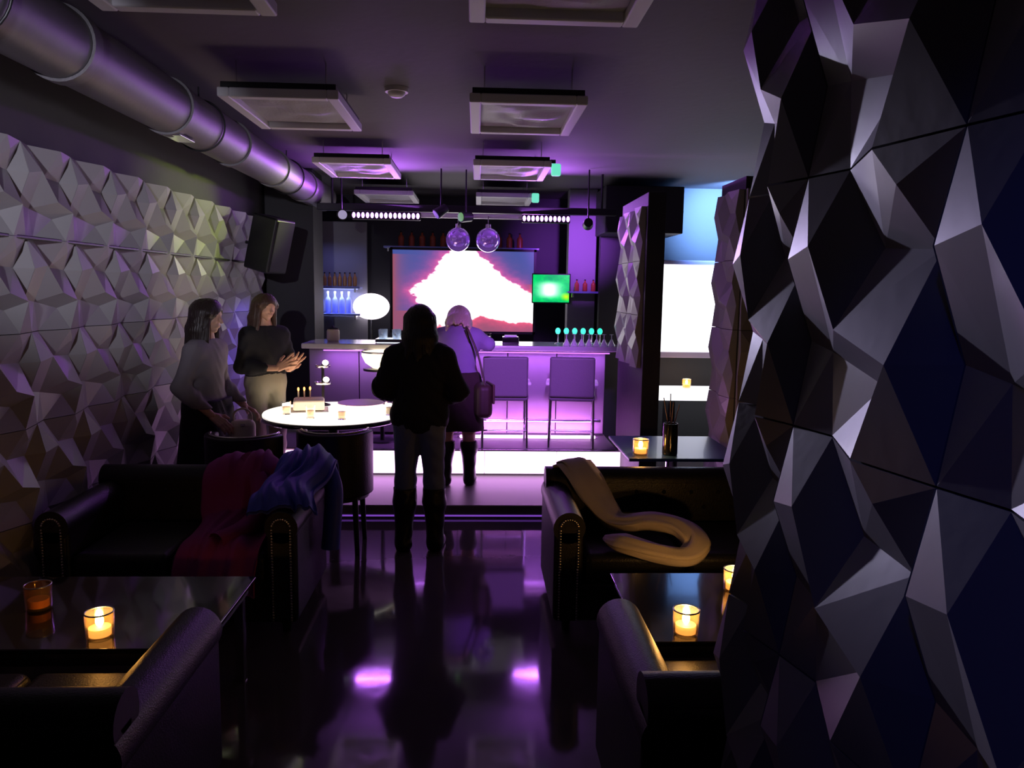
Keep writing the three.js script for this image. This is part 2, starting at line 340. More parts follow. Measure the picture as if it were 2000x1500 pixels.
{ // globe pendants
  const p = thing('globe_pendant', 'left of two glossy violet globes hanging under the beam', 'pendant lamp', V(-0.2, 2.245, -8.1));
  part('glossy_globe', new THREE.SphereGeometry(0.125, 32, 24), phy([0.62, 0.4, 1.0], 0.14, { metalness: 0.85, clearcoat: 1, emissive: new THREE.Color().setRGB(0.32, 0.1, 0.75), emissiveIntensity: 0.22 }), p);  // faint emission stands in for violet LED light on the globe
  part('collar', cyl(0.035, 0.03, 0.05, 0, 0.11, 0), M.chrome, p); part('rod', rod(V(0, 0.15, 0), V(0, 0.25, 0), 0.006), M.chrome, p);
  dup(p, V(0.11, 2.245, -8.1), 0, 'right of two glossy violet globes hanging under the beam');
}
{ // loudspeaker high on the left wall
  const s = thing('loudspeaker', 'black loudspeaker tilted down high on the far left wall', 'speaker', V(-1.9, 2.12, -7.25), 70 * DEG);
  const c = new THREE.Group();
  part('cabinet', box(0.3, 0.5, 0.26, 0, 0, 0, 0.02).rotateX(0.25), M.black, s);
  part('grille', box(0.26, 0.46, 0.02, 0, 0, 0.13, 0.008).rotateX(0.25), std([0.02, 0.02, 0.022], 0.8, { bumpMap: rep(TX.weave, 10), bumpScale: 0.002 }), s);
  part('bracket', rod(V(0, 0, -0.12), V(-0.02, 0.02, -0.24), 0.015), M.black, s);
}

// ---------------------------------------------------------------- bar
const BZ = -7.4;
{
  const b = thing('bar_counter', 'long bar counter with a pale stone top and panelled front lit purple', 'bar counter');
  part('countertop', box(3.0, 0.05, 0.62, -0.12, 1.195, -7.5, 0.012), M.counter, b);
  for (let i = 0; i < 6; i++) part('front_panel', box(0.466, 0.8, 0.03, -1.355 + i * 0.474, 0.755, -7.4, 0.006), M.barFront, b);
  part('body', box(2.84, 0.84, 0.34, -0.16, S2 + 0.42, -7.6), M.wallDark, b);
  part('foot_rail', join(rod(V(-1.5, 0.5, -7.27), V(1.2, 0.5, -7.27), 0.016), ...[-1.4, -0.6, 0.3, 1.15].map((x) => rod(V(x, 0.5, -7.27), V(x, 0.5, -7.39), 0.01))), M.chrome, b);
  const s = thing('counter_light_strip', 'purple light strip hidden under the front edge of the bar top', 'light strip');
  part('strip', box(2.7, 0.012, 0.02, -0.08, 1.152, -7.28), glow(PURPLE, 2), s); part('channel', box(2.74, 0.012, 0.03, -0.08, 1.163, -7.28), M.chrome, s);
  const f = thing('bar_foot_light', 'bright magenta light strip on the platform at the foot of the bar', 'light strip');
  part('strip', box(1.3, 0.03, 0.03, 0.5, S2 + 0.017, -7.235, 0.01), glow([1, 0.55, 1], 3), f); part('channel', box(1.34, 0.012, 0.05, 0.5, S2 + 0.006, -7.25), M.chrome, f);
}
{ // back bar
  const b = thing('back_bar', 'dark back bar cupboard running below the television', 'cabinet');
  part('countertop', box(3.6, 0.04, 0.9, -0.25, 1.02, -10.03, 0.008), M.blackGloss, b);
  for (let i = 0; i < 6; i++) { const d = part('door', box(0.57, 0.62, 0.03, -1.72 + i * 0.59, S2 + 0.34, -9.62, 0.006), M.wallDark, b); part('handle', rod(V(-1.5 + i * 0.59, S2 + 0.45, -9.595), V(-1.5 + i * 0.59, S2 + 0.6, -9.595), 0.006), M.chrome, d); }
  part('carcass', box(3.56, 0.66, 0.8, -0.25, S2 + 0.34, -10.05), M.wallDark, b);
  // television
  const N = 512, cv = document.createElement('canvas'); cv.width = N; cv.height = 288;
  const ctx = cv.getContext('2d'), img = ctx.createImageData(N, 288);
  const poly = [[0.14, 0.50], [0.30, 0.26], [0.37, 0.05], [0.50, -0.08], [0.64, 0.10], [0.76, 0.30], [0.9, 0.44], [1.02, 0.55], [1.02, 0.88], [0.86, 0.88], [0.62, 0.80], [0.46, 0.95], [0.30, 0.92], [0.20, 0.68]];
  const sd = (x, y) => { let d = 1e9, s = 1; for (let i = 0, j = poly.length - 1; i < poly.length; j = i++) { const [ax, ay] = poly[j], [bx, by] = poly[i], ex = bx - ax, ey = by - ay, wx = x - ax, wy = y - ay, t = Math.max(0, Math.min(1, (wx * ex + wy * ey) / (ex * ex + ey * ey))); d = Math.min(d, Math.hypot(wx - ex * t, wy - ey * t)); if (ay > y !== by > y && x < (ex * (y - ay)) / ey + ax) s = -s; } return s * d; };
  for (let y = 0; y < 288; y++) for (let x = 0; x < N; x++) {
    const u = x / N, v = y / 288, d = sd(u, v) + 0.06 * (fbm(u, v, 24, 3) - 0.45), k = Math.exp(-Math.max(0, d) / 0.05), red = Math.max(0, Math.exp(-u / 0.05), Math.exp(-(1 - u) / 0.05) * (v > 0.4), (v > 0.75) * 0.8) * (v > 0.05);
    const base = [0.05 + 0.1 * red * 3 + 0.9 * k, 0.08 + 0.06 * k * k, 0.22 * (1 - Math.min(1, red)) + 0.12 + 0.1 * k];
    const w = Math.max(0, Math.min(1, 0.5 - d / 0.03));
    for (let c = 0; c < 3; c++) { const lin = (base[c] * (1 - w) + 3 * w) / 3; img.data[4 * (y * N + x) + c] = 255 * Math.pow(lin, 1 / 2.2); }
    img.data[4 * (y * N + x) + 3] = 255;
  }
  ctx.putImageData(img, 0, 0);
  const tex = new THREE.CanvasTexture(cv); tex.colorSpace = THREE.SRGBColorSpace;
  const tv = thing('television', 'large television over the back bar showing a blazing white burst', 'television', V(-0.17, 1.71, -9.75));
  part('housing', box(1.82, 1.06, 0.06, 0, 0, -0.035, 0.012), M.black, tv);
  part('screen', new THREE.PlaneGeometry(1.76, 1.0).translate(0, 0, 0.002), new THREE.MeshStandardMaterial({ color: 0x050505, roughness: 0.3, emissive: 0xffffff, emissiveMap: tex, emissiveIntensity: 3 }), tv);
  part('bezel', join(box(1.82, 0.03, 0.02, 0, 0.515, 0), box(1.82, 0.03, 0.02, 0, -0.515, 0), box(0.03, 1.06, 0.02, -0.895, 0, 0), box(0.03, 1.06, 0.02, 0.895, 0, 0)), M.black, tv);
  part('mount', box(0.5, 0.4, 0.7, 0, 0, -0.42), M.black, tv);
}
{ // small green screen
  const N = 128, t = dataTex(N, (u, v) => { const a = Math.exp(-(((u - 0.45) / 0.3) ** 2 + ((v - 0.45) / 0.28) ** 4)), y = Math.max(0, 0.9 - 5 * Math.hypot(u - 0.92, v - 0.2)); const n = fbm(u, v, 8, 3); return [0.95 * a + 0.8 * y, 0.5 + 0.3 * n + 0.5 * a + y * 0.3, 0.34 * (1 - y) + 0.6 * a]; }, true);
  const s = thing('small_screen', 'small glowing green and white screen right of the television', 'screen', V(0.9, 1.76, -9.4), -4 * DEG);
  part('screen', new THREE.PlaneGeometry(0.44, 0.33).translate(0, 0, 0.021), new THREE.MeshStandardMaterial({ color: 0x050505, roughness: 0.3, emissive: 0xffffff, emissiveMap: t, emissiveIntensity: 1.7 }), s);
  part('housing', box(0.47, 0.36, 0.04, 0, 0, 0, 0.01), M.black, s); part('arm', rod(V(0, 0, -0.02), V(0, 0, -1.08), 0.02), M.black, s);
}
const ORD = ['first', 'second', 'third', 'fourth', 'fifth', 'sixth', 'seventh', 'eighth', 'ninth', 'tenth', 'eleventh'];
// bottles
function bottle(name, label, h, r, mat, pos, group, cap = M.black) {
  const t = thing(name, label, 'bottle', pos, 0, group);
  part('glass', lathe([[0, 0], [r * 0.92, 0], [r, h * 0.03], [r, h * 0.58], [r * 0.8, h * 0.68], [r * 0.36, h * 0.77], [r * 0.33, h * 0.93], [0, h * 0.93]], 16), mat, t);
  part('cap', cyl(r * 0.4, r * 0.4, h * 0.09, 0, h * 0.915, 0, 12), cap, t); return t;
}
const shelfThing = (x, y, z, w, d, label) => { const s = thing('wall_shelf', label, 'shelf', V(x, y, z)); part('board', box(w, 0.025, d, 0, 0, 0, 0.004), M.blueTintedShelf || (M.blueTintedShelf = phy([0.35, 0.4, 0.9], 0.15, {})), s); for (const q of [-w / 2 + 0.06, w / 2 - 0.06]) part('bracket', box(0.02, 0.05, d, q, -0.035, 0), M.chrome, s); return s; };  // blue of the shelf light is put into the board colour
{
  const blueGlass = phy([0.5, 0.55, 1], 0.1, { transmission: 0.5, thickness: 0 }), amberGlass = phy([0.75, 0.38, 0.12], 0.15, { transmission: 0.3, thickness: 0 }), redGlass = phy([0.55, 0.12, 0.06], 0.25, {});  // blueGlass carries the blue shelf light on clear bottles
  shelfThing(-1.72, 1.735, -9.75, 0.56, 0.24, 'upper blue-tinted bottle shelf at the left end of the back bar');
  shelfThing(-1.72, 1.40, -9.75, 0.56, 0.24, 'lower blue-tinted bottle shelf at the left end of the back bar');
  struct('shelf_back', box(0.66, 1.5, 0.06, -1.72, 1.8, -9.93), M.pale);
  let p; for (let i = 0; i < 5; i++) { const pos = V(-1.93 + i * 0.085, 1.413, -9.72), l = ['first', 'second', 'third', 'fourth', 'fifth'][i]; const lab = `tall clear bottle on the lower blue shelf, ${l} from the left`; if (!i) p = bottle('tall_bottle', lab, 0.27, 0.034, blueGlass, pos, 'tall bottles on the lower blue shelf', M.white); else dup(p, pos, 0, lab); }
  for (let i = 0; i < 8; i++) { const pos = V(-1.95 + i * 0.062, 1.748, -9.74), lab = `small amber bottle on the upper blue shelf, ${ORD[i]} from the left`; if (!i) p = bottle('small_bottle', lab, 0.17, 0.024, amberGlass, pos, 'amber bottles on the upper blue shelf'); else dup(p, pos, 0, lab); }
  shelfThing(-0.2, 2.26, -10.15, 2.0, 0.2, 'long bottle shelf above the television');
  for (let i = 0; i < 11; i++) { const pos = V(-0.98 + i * 0.135 + (i > 6 ? 0.18 : 0), 2.273, -10.12), lab = `dim red bottle above the television, ${ORD[i]} from the left`; if (!i) p = bottle('red_bottle', lab, 0.19, 0.038, redGlass, pos, 'red bottles above the television'); else dup(p, pos, 0, lab); }
  areaLight('unseen_shelf_strip_light', [0.4, 0.48, 1], 80, 0.5, 0.03, V(-1.72, 1.70, -9.66), V(0, -1, -0.25));  // unseen strip, placed to light the bottles blue
  areaLight('unseen_shelf_strip_light', [0.3, 0.3, 1], 12, 0.5, 0.03, V(-1.72, 2.2, -9.6), V(0, -1, -0.35));  // unseen source above, placed to light the upper shelf blue
  const s = thing('unseen_shelf_light_strip', 'unseen blue light strip under the upper bottle shelf, placed to light the bottles', 'light strip'); part('strip', box(0.5, 0.01, 0.012, -1.72, 1.716, -9.65), glow([0.35, 0.4, 1], 2), s); part('channel', box(0.52, 0.008, 0.02, -1.72, 1.722, -9.65), M.chrome, s);
  shelfThing(1.36, 1.72, -9.3, 0.55, 0.16, 'dim shelf of small bottles below the violet pilaster');
  for (let i = 0; i < 4; i++) { const pos = V(1.2 + i * 0.1, 1.733, -9.3), lab = `dim small bottle below the violet pilaster, ${ORD[i]} from the left`; if (!i) p = bottle('dim_bottle', lab, 0.14, 0.028, redGlass, pos, 'dim bottles below the pilaster'); else dup(p, pos, 0, lab); }
}
{ // glowing dome lamp on the back bar
  const t = thing('dome_lamp', 'bright white dome lamp on a stem left of the television', 'lamp', V(-1.33, 1.04, -9.85));
  part('lamp_shade', new THREE.SphereGeometry(0.25, 28, 18).scale(0.92, 0.66, 0.7).translate(0, 0.46, 0), glow([1, 0.86, 1], 2.2), t);
  part('stem', rod(V(0, 0.02, 0), V(0, 0.32, 0), 0.015), M.chrome, t); part('base', cyl(0.09, 0.08, 0.025), M.chrome, t);
  // tray of glasses in front of it; tray emission stands in for glare
  const tr = thing('glass_tray', 'white tray with glow put in for its glare on the left part of the bar top', 'tray', V(-0.75, 1.22, -7.5));
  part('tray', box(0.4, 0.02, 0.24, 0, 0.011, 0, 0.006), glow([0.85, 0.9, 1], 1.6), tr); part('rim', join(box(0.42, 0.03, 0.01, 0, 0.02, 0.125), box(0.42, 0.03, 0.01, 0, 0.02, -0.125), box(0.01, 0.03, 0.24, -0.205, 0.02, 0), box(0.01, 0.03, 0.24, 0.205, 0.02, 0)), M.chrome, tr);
  let p; for (let i = 0; i < 6; i++) {
    const pos = V(-0.9 + (i % 3) * 0.13, 1.243, -7.55 + Math.floor(i / 3) * 0.11), lab = `short clear glass ${ORD[i % 3]} from the left in the ${i < 3 ? 'back' : 'front'} row of the bright tray`;
    if (!i) { p = thing('tumbler', lab, 'glass', pos, 0, 'glasses on the bright tray'); part('glass', lathe([[0, 0], [0.034, 0], [0.04, 0.1], [0.037, 0.1], [0.032, 0.008], [0, 0.008]], 20), phy([0.9, 0.95, 1], 0.05, { transmission: 0.8, thickness: 0 }), p); part('ice', join(box(0.025, 0.025, 0.025, 0.006, 0.03, 0, 0.004), box(0.024, 0.024, 0.024, -0.01, 0.05, 0.008, 0.004)), M.white, p); } else dup(p, pos, 0, lab);
  }
}
{ // items on the counter: teal topped glasses and stem glasses
  let p;
  for (let i = 0; i < 6; i++) {
    const pos = V(0.80 + i * 0.083, 1.22, -7.55), lab = `small teal glowing lamp on the bar top, ${['first', 'second', 'third', 'fourth', 'fifth', 'last'][i]} of six from the left`;
    if (!i) { p = thing('teal_lamp', lab, 'lamp', pos, 0, 'teal lamps in a row on the bar top'); part('lamp_bulb', new THREE.SphereGeometry(0.026, 16, 12).scale(1, 1.25, 1).translate(0, 0.125, 0), glow([0.0, 0.75, 0.5], 1.4), p); part('stem', lathe([[0, 0], [0.03, 0], [0.028, 0.006], [0.006, 0.012], [0.006, 0.09], [0.014, 0.098], [0, 0.1]], 16), M.chrome, p); } else dup(p, pos, 0, lab);
  }
  for (let i = 0; i < 7; i++) {
    const pos = V(0.86 + i * 0.072, 1.22, -7.32), lab = `clear upturned stem glass before the teal lamps, ${ORD[i]} from the left`;
    if (!i) { p = thing('stem_glass', lab, 'glass', pos, 0, 'upturned stem glasses on the bar top'); const gm = phy([0.85, 0.85, 0.9], 0.1, { transmission: 0.35, thickness: 0 }); part('bowl', lathe([[0.032, 0], [0.034, 0.004], [0.008, 0.062], [0.005, 0.062], [0.03, 0.003]], 18), gm, p); part('stem', lathe([[0.004, 0.06], [0.004, 0.105], [0.024, 0.108], [0, 0.112]], 14), gm, p); } else dup(p, pos, 0, lab);
  }
  const whisky = thing('whisky_glass', 'pale drink in a glass on the bar top near the bowed guest', 'glass', V(0.1, 1.22, -7.42));
  part('glass', lathe([[0, 0], [0.036, 0], [0.042, 0.1], [0.039, 0.1], [0.034, 0.008], [0, 0.008]], 20), M.glass, whisky); part('drink', cyl(0.033, 0.036, 0.06, 0, 0.01, 0), phy([0.9, 0.62, 0.4], 0.2), whisky);
  const bx = thing('napkin_holder', 'dark napkin box on the bar top below the television', 'napkin box', V(0.33, 1.22, -7.45)); part('box', box(0.16, 0.07, 0.11, 0, 0.035, 0, 0.008), M.blackGloss, bx); part('napkins', box(0.12, 0.02, 0.08, 0, 0.075, 0, 0.004), M.white, bx);
  const jar = thing('beige_jar', 'beige ceramic jar with a lid at the left end of the bar top', 'jar', V(-1.38, 1.22, -7.5)); part('jar', lathe([[0, 0], [0.05, 0], [0.06, 0.02], [0.06, 0.1], [0.05, 0.12], [0, 0.12]]), std([0.6, 0.5, 0.35], 0.5), jar); part('lid', lathe([[0, 0.15], [0.012, 0.148], [0.014, 0.135], [0.05, 0.13], [0.053, 0.121], [0, 0.12]]), M.black, jar);
}
// bar chairs
{
  const p = thing('bar_chair', 'left purple-lit chair with a square back at the bar', 'chair', V(0.26, S2, -6.98));
  const m = std([0.16, 0.14, 0.17], 0.5, { bumpMap: rep(TX.leather, 4), bumpScale: 0.001 });
  part('backrest', box(0.4, 0.36, 0.05, 0, 0.66, 0.2, 0.02).rotateX(0.05), m, p);
  part('seat', box(0.42, 0.07, 0.4, 0, 0.46, 0, 0.025), m, p);
  for (const s of [-1, 1]) { part('armrest', box(0.04, 0.03, 0.3, s * 0.215, 0.58, 0.04, 0.012), M.white, p); part('leg', rod(V(s * 0.2, 0, 0.2), V(s * 0.19, 0.6, 0.18), 0.011), M.chrome, p); part('leg', rod(V(s * 0.2, 0, -0.18), V(s * 0.19, 0.58, -0.12), 0.011), M.chrome, p); }
  part('stretcher', join(rod(V(-0.195, 0.16, 0.195), V(0.195, 0.16, 0.195), 0.008), rod(V(-0.195, 0.16, 0.195), V(-0.195, 0.16, -0.165), 0.008), rod(V(0.195, 0.16, 0.195), V(0.195, 0.16, -0.165), 0.008)), M.chrome, p);
  dup(p, V(0.88, S2, -6.98), -0.12, 'right purple-lit chair with a square back at the bar');
}

// ---------------------------------------------------------------- round lit table and its surroundings
{
  const t = thing('lit_table', 'round table with a glowing white top between the two long-haired women', 'table', V(-1.13, S1, -6.1));
  part('tabletop', lathe([[0, 0.642], [0.53, 0.642], [0.54, 0.65], [0.535, 0.66], [0, 0.66]], 64), glow([1, 0.93, 0.82], 1.5), t);
  part('underside', cyl(0.45, 0.53, 0.025, 0, 0.617, 0, 48), M.black, t);
  part('rim', new THREE.TorusGeometry(0.54, 0.018, 10, 64).rotateX(Math.PI / 2).translate(0, 0.625, 0), M.blackGloss, t);
  part('pedestal', lathe([[0, 0], [0.26, 0], [0.26, 0.015], [0.05, 0.04], [0.04, 0.55], [0.12, 0.62], [0, 0.62]], 32), M.black, t);
  const y = 0.76;
  const cake = thing('white_cake', 'square white cake with small candles on the glowing round table', 'cake', V(-1.33, y, -6.15), 0.2);
  part('cake', box(0.24, 0.09, 0.2, 0, 0.052, 0, 0.02), std([0.9, 0.86, 0.8], 0.6), cake); part('board', box(0.3, 0.008, 0.26, 0, 0.004, 0, 0.002), M.white, cake);
  for (let i = 0; i < 3; i++) { const c = part('candle', cyl(0.006, 0.006, 0.06, -0.08 + i * 0.045, 0.095, -0.02 * i, 8), M.wax, cake); part('flame', new THREE.SphereGeometry(0.008, 8, 8).scale(1, 2, 1).translate(-0.08 + i * 0.045, 0.172, -0.02 * i), glow([1, 0.3, 0.06], 5), c); }
  const pl = thing('serving_plate', 'large shallow plate tinted for pink light at the back of the glowing table', 'plate', V(-0.95, y + 0.003, -6.36));
  part('plate', lathe([[0, 0.0], [0.1, 0], [0.12, 0.006], [0.19, 0.03], [0.188, 0.036], [0.11, 0.014], [0, 0.012]], 40), std([0.75, 0.5, 0.8], 0.35), pl); part('foot', cyl(0.08, 0.09, 0.004, 0, -0.002, 0), M.white, pl);  // pink light on the plate is put into its colour
  let p;
  [[-0.67, -5.96], [-1.0, -5.74], [-1.24, -5.78], [-1.46, -5.95]].forEach(([x, z], i) => {
    const lab = ['clear tumbler at the right edge of the glowing table beside the black jacket', 'clear tumbler at the front right of the glowing table', 'clear tumbler at the front left of the glowing table', 'clear tumbler at the left end of the glowing table'][i];
    if (!i) { p = thing('table_tumbler', lab, 'glass', V(x, y, z), 0, 'tumblers on the glowing table'); part('glass', lathe([[0, 0], [0.03, 0], [0.037, 0.1], [0.034, 0.1], [0.028, 0.008], [0, 0.008]], 20), M.glass, p); part('drink', cyl(0.027, 0.031, 0.05, 0, 0.009, 0), phy([0.95, 0.8, 0.6], 0.15, { transmission: 0.4, thickness: 0 }), p); } else dup(p, V(x, y, z), 0, lab);
  });
  const cl = thing('candle_lantern', 'tall two-tier candle stand glowing behind the left of the round table', 'candle stand', V(-1.27, y, -6.42));
  part('stem', lathe([[0, 0], [0.06, 0], [0.06, 0.01], [0.012, 0.025], [0.012, 0.34], [0, 0.34]], 20), M.black, cl);
  for (const [h, s] of [[0.17, 1], [0.31, 0.85]]) { const d = part('candle_dish', lathe([[0, h], [0.07 * s, h + 0.01], [0.072 * s, h + 0.03], [0.066 * s, h + 0.03], [0.06 * s, h + 0.016], [0, h + 0.012]], 24), M.chrome, cl); part('flame', new THREE.SphereGeometry(0.016, 10, 10).scale(1.6, 1.4, 1.2).translate(0.03 * s, h + 0.05, 0.02), glow([1, 0.85, 0.7], 6), d); }
  // warm bowl lantern on its own pedestal
  const s = thing('pedestal_table', 'slim black pedestal carrying the warm bowl lantern', 'pedestal', V(-0.86, S2, -7.06)); part('top', cyl(0.17, 0.17, 0.02, 0, 0.66, 0, 32), M.black, s); part('stem', cyl(0.02, 0.02, 0.66, 0, 0.0, 0, 16), M.black, s); part('foot', cyl(0.13, 0.12, 0.015, 0, 0, 0, 32), M.black, s);
  const b = thing('bowl_lantern', 'warm cream glowing bowl lantern before the left of the bar', 'lantern', V(-0.86, S2 + 0.68, -7.06)); part('lamp_bowl', lathe([[0, 0], [0.08, 0.0], [0.15, 0.05], [0.185, 0.12], [0.18, 0.15], [0.1, 0.165], [0, 0.165]], 36), glow([1, 0.82, 0.55], 1.9), b); part('rim', new THREE.TorusGeometry(0.182, 0.008, 8, 40).rotateX(Math.PI / 2).translate(0, 0.15, 0), M.chrome, b);
}
// chairs at the lit table
{
  const p = thing('tub_chair', 'black tub chair with its back to the camera before the lit table', 'chair', V(-0.93, 0, -5.08), 0.0);
  const arc = (a0, a1, r, t, y0, y1) => { const s = new THREE.Shape(); s.absarc(0, 0, r, a0, a1, false); s.absarc(0, 0, r - t, a1, a0, true); return new THREE.ExtrudeGeometry(s, { depth: y1 - y0, bevelEnabled: true, bevelSize: 0.01, bevelThickness: 0.01, bevelSegments: 2, curveSegments: 24 }).rotateX(-Math.PI / 2).translate(0, y0, 0); };
  part('backrest', arc(Math.PI * 1.02, Math.PI * 1.98, 0.24, 0.05, 0.4, 0.8), M.leather, p);
  part('seat', new THREE.CylinderGeometry(0.23, 0.22, 0.12, 32).translate(0, 0.42, 0), M.leather, p);
  for (const [x, z] of [[-0.15, -0.15], [0.15, -0.15], [-0.15, 0.15], [0.15, 0.15]]) part('leg', rod(V(x * 1.1, 0, z * 1.1), V(x, 0.37, z), 0.016, 10, 0.02), M.black, p);
  part('piping', new THREE.TorusGeometry(0.216, 0.007, 8, 32, Math.PI * 0.94).rotateX(Math.PI / 2).rotateY(0.1 - Math.PI * 0.01).translate(0, 0.815, 0), M.nail, p);
  dup(p, V(-1.47, 0, -4.93), -0.15, 'black tub chair left of the other black tub chair');
  const c = thing('handbag', 'rounded cream handbag held by the woman at the left wall', 'handbag', V(-1.6, 0.63, -5.3), 0.3);
  part('pouch', box(0.17, 0.2, 0.1, 0, 0.1, 0, 0.045, 4), M.cream, c);
  part('handle', tube([V(-0.06, 0.19, 0), V(-0.05, 0.25, 0), V(0, 0.275, 0), V(0.05, 0.25, 0), V(0.06, 0.19, 0)], 0.007, 24, 8), M.cream, c);
  part('clasp', box(0.03, 0.02, 0.012, 0, 0.17, 0.05, 0.004), M.nail, c);
}

// ---------------------------------------------------------------- right alcove: screen, lit console, candle
{
  const s = thing('projection_screen', 'large blank white glowing screen in the right alcove', 'screen', V(3.05, 1.55, -9.0));
  part('screen', new THREE.PlaneGeometry(1.86, 1.02).translate(0, 0, 0.024), glow([0.95, 0.93, 1], 1.8), s);
  part('housing', box(1.9, 1.14, 0.04, 0, -0.01, 0, 0.008), std([0.5, 0.42, 0.6], 0.4), s);
  part('mount', box(0.4, 0.3, 0.1, 0, 0, -0.07), M.black, s);
  const c = thing('lit_console', 'long low white glowing console under the blank screen', 'console table', V(2.75, 0, -8.6));
  part('lit_top', box(1.5, 0.13, 0.34, 0, 0.6, 0, 0.02), glow([0.95, 0.95, 1], 1.5), c);
  for (const x of [-0.55, 0.55]) part('leg', box(0.08, 0.535, 0.26, x, 0.27, 0, 0.01), M.black, c);
  areaLight('lit_console_glow', [0.9, 0.9, 1], 0.25, 1.4, 0.3, V(2.75, 0.69, -8.6), V(0, 1, 0));
}
// votive candles
const votive = (label, pos, k, group, lit = true) => {
  const t = thing('votive_candle', label, 'candle', pos, 0, group);
  part('glass_cup', lathe([[0, 0], [0.042, 0], [0.047, 0.01], [0.05, 0.1], [0.046, 0.1], [0.043, 0.012], [0, 0.01]], 28), M.amber, t);
  const w = part('wax', cyl(0.038, 0.038, 0.03, 0, 0.013, 0, 20), phy([0.9, 0.6, 0.25], 0.5, lit ? { emissive: new THREE.Color().setRGB(1, 0.6, 0.22), emissiveIntensity: 1.2 } : {}), t);  // emission of lit wax stands in for flame light on it
  if (lit) {
    part('flame', new THREE.SphereGeometry(0.012, 12, 12).scale(1.2, 1.9, 1.2).translate(0, 0.066, 0), M.flame, t);
    pointLight('candle_light', [1, 0.82, 0.52], k, pos.clone().add(V(0, 0.066, 0)), 0.5);
  }
  part('rim', new THREE.TorusGeometry(0.048, 0.003, 8, 28).rotateX(Math.PI / 2).translate(0, 0.1, 0), M.nail, t);
  return t;
};
votive('amber candle glass in the middle of the right low table', V(0.80, 0.462, -2.74), 0.07);
votive('amber candle glass at the far right end of the right low table', V(1.13, 0.462, -3.16), 0.14);
votive('amber candle glass on the left low table', V(-1.36, 0.462, -2.74), 0.004);
votive('unlit dim amber glass at the left of the left low table', V(-1.72, 0.462, -3.0), 0, null, false);
votive('orange candle glass on the blue-tinted table behind the right sofa', V(1.03, 0.732, -4.68), 0.05);
votive('orange candle glass on the glowing white console', V(2.38, 0.667, -8.55), 0.06);

// ---------------------------------------------------------------- low tables
{
  const t = thing('low_table', 'low black glass table with a candle in the right booth', 'table', V(1.2, 0, -3.03));
  part('glass_top', box(1.16, 0.02, 0.7, 0, 0.452, 0, 0.006), M.blackGloss, t);
  part('apron', join(box(1.1, 0.05, 0.02, 0, 0.415, 0.32), box(1.1, 0.05, 0.02, 0, 0.415, -0.32), box(0.02, 0.05, 0.64, -0.54, 0.415, 0), box(0.02, 0.05, 0.64, 0.54, 0.415, 0)), M.nail, t);
  for (const x of [-0.52, 0.52]) for (const z of [-0.3, 0.3]) part('leg', box(0.04, 0.4, 0.04, x, 0.2, z, 0.006), M.chrome, t);
  dup(t, V(-1.55, 0, -3.0), 0, 'low black glass table with a candle in the left booth');
  const b = thing('side_table', 'dark glass table behind the right sofa, blue light painted into its top', 'table', V(1.3, 0, -4.95));
  part('glass_top', box(0.72, 0.02, 0.74, 0, 0.721, 0, 0.006), phy([0.05, 0.14, 0.36], 0.4, { clearcoat: 0.1 }), b);  // blue light on the table is painted into the top colour
  part('pedestal', cyl(0.04, 0.04, 0.69, 0, 0.02, 0), M.chrome, b); part('foot', cyl(0.24, 0.22, 0.02), M.black, b);
  const v = thing('dark_vase', 'dark cylinder vase on the blue-tinted table behind the right sofa', 'vase', V(1.22, 0.731, -4.7)); part('vase', lathe([[0, 0], [0.045, 0], [0.048, 0.01], [0.046, 0.2], [0.04, 0.2], [0.04, 0.02], [0, 0.02]]), M.blackGloss, v); part('dried_stems', join([0, 1, 2, 3].map((i) => rod(V(0, 0.1, 0), V(Math.cos(i * 1.6) * 0.05, 0.32 + 0.02 * i, Math.sin(i * 1.6) * 0.05), 0.003, 6))), std([0.25, 0.12, 0.06], 0.8), v);
}

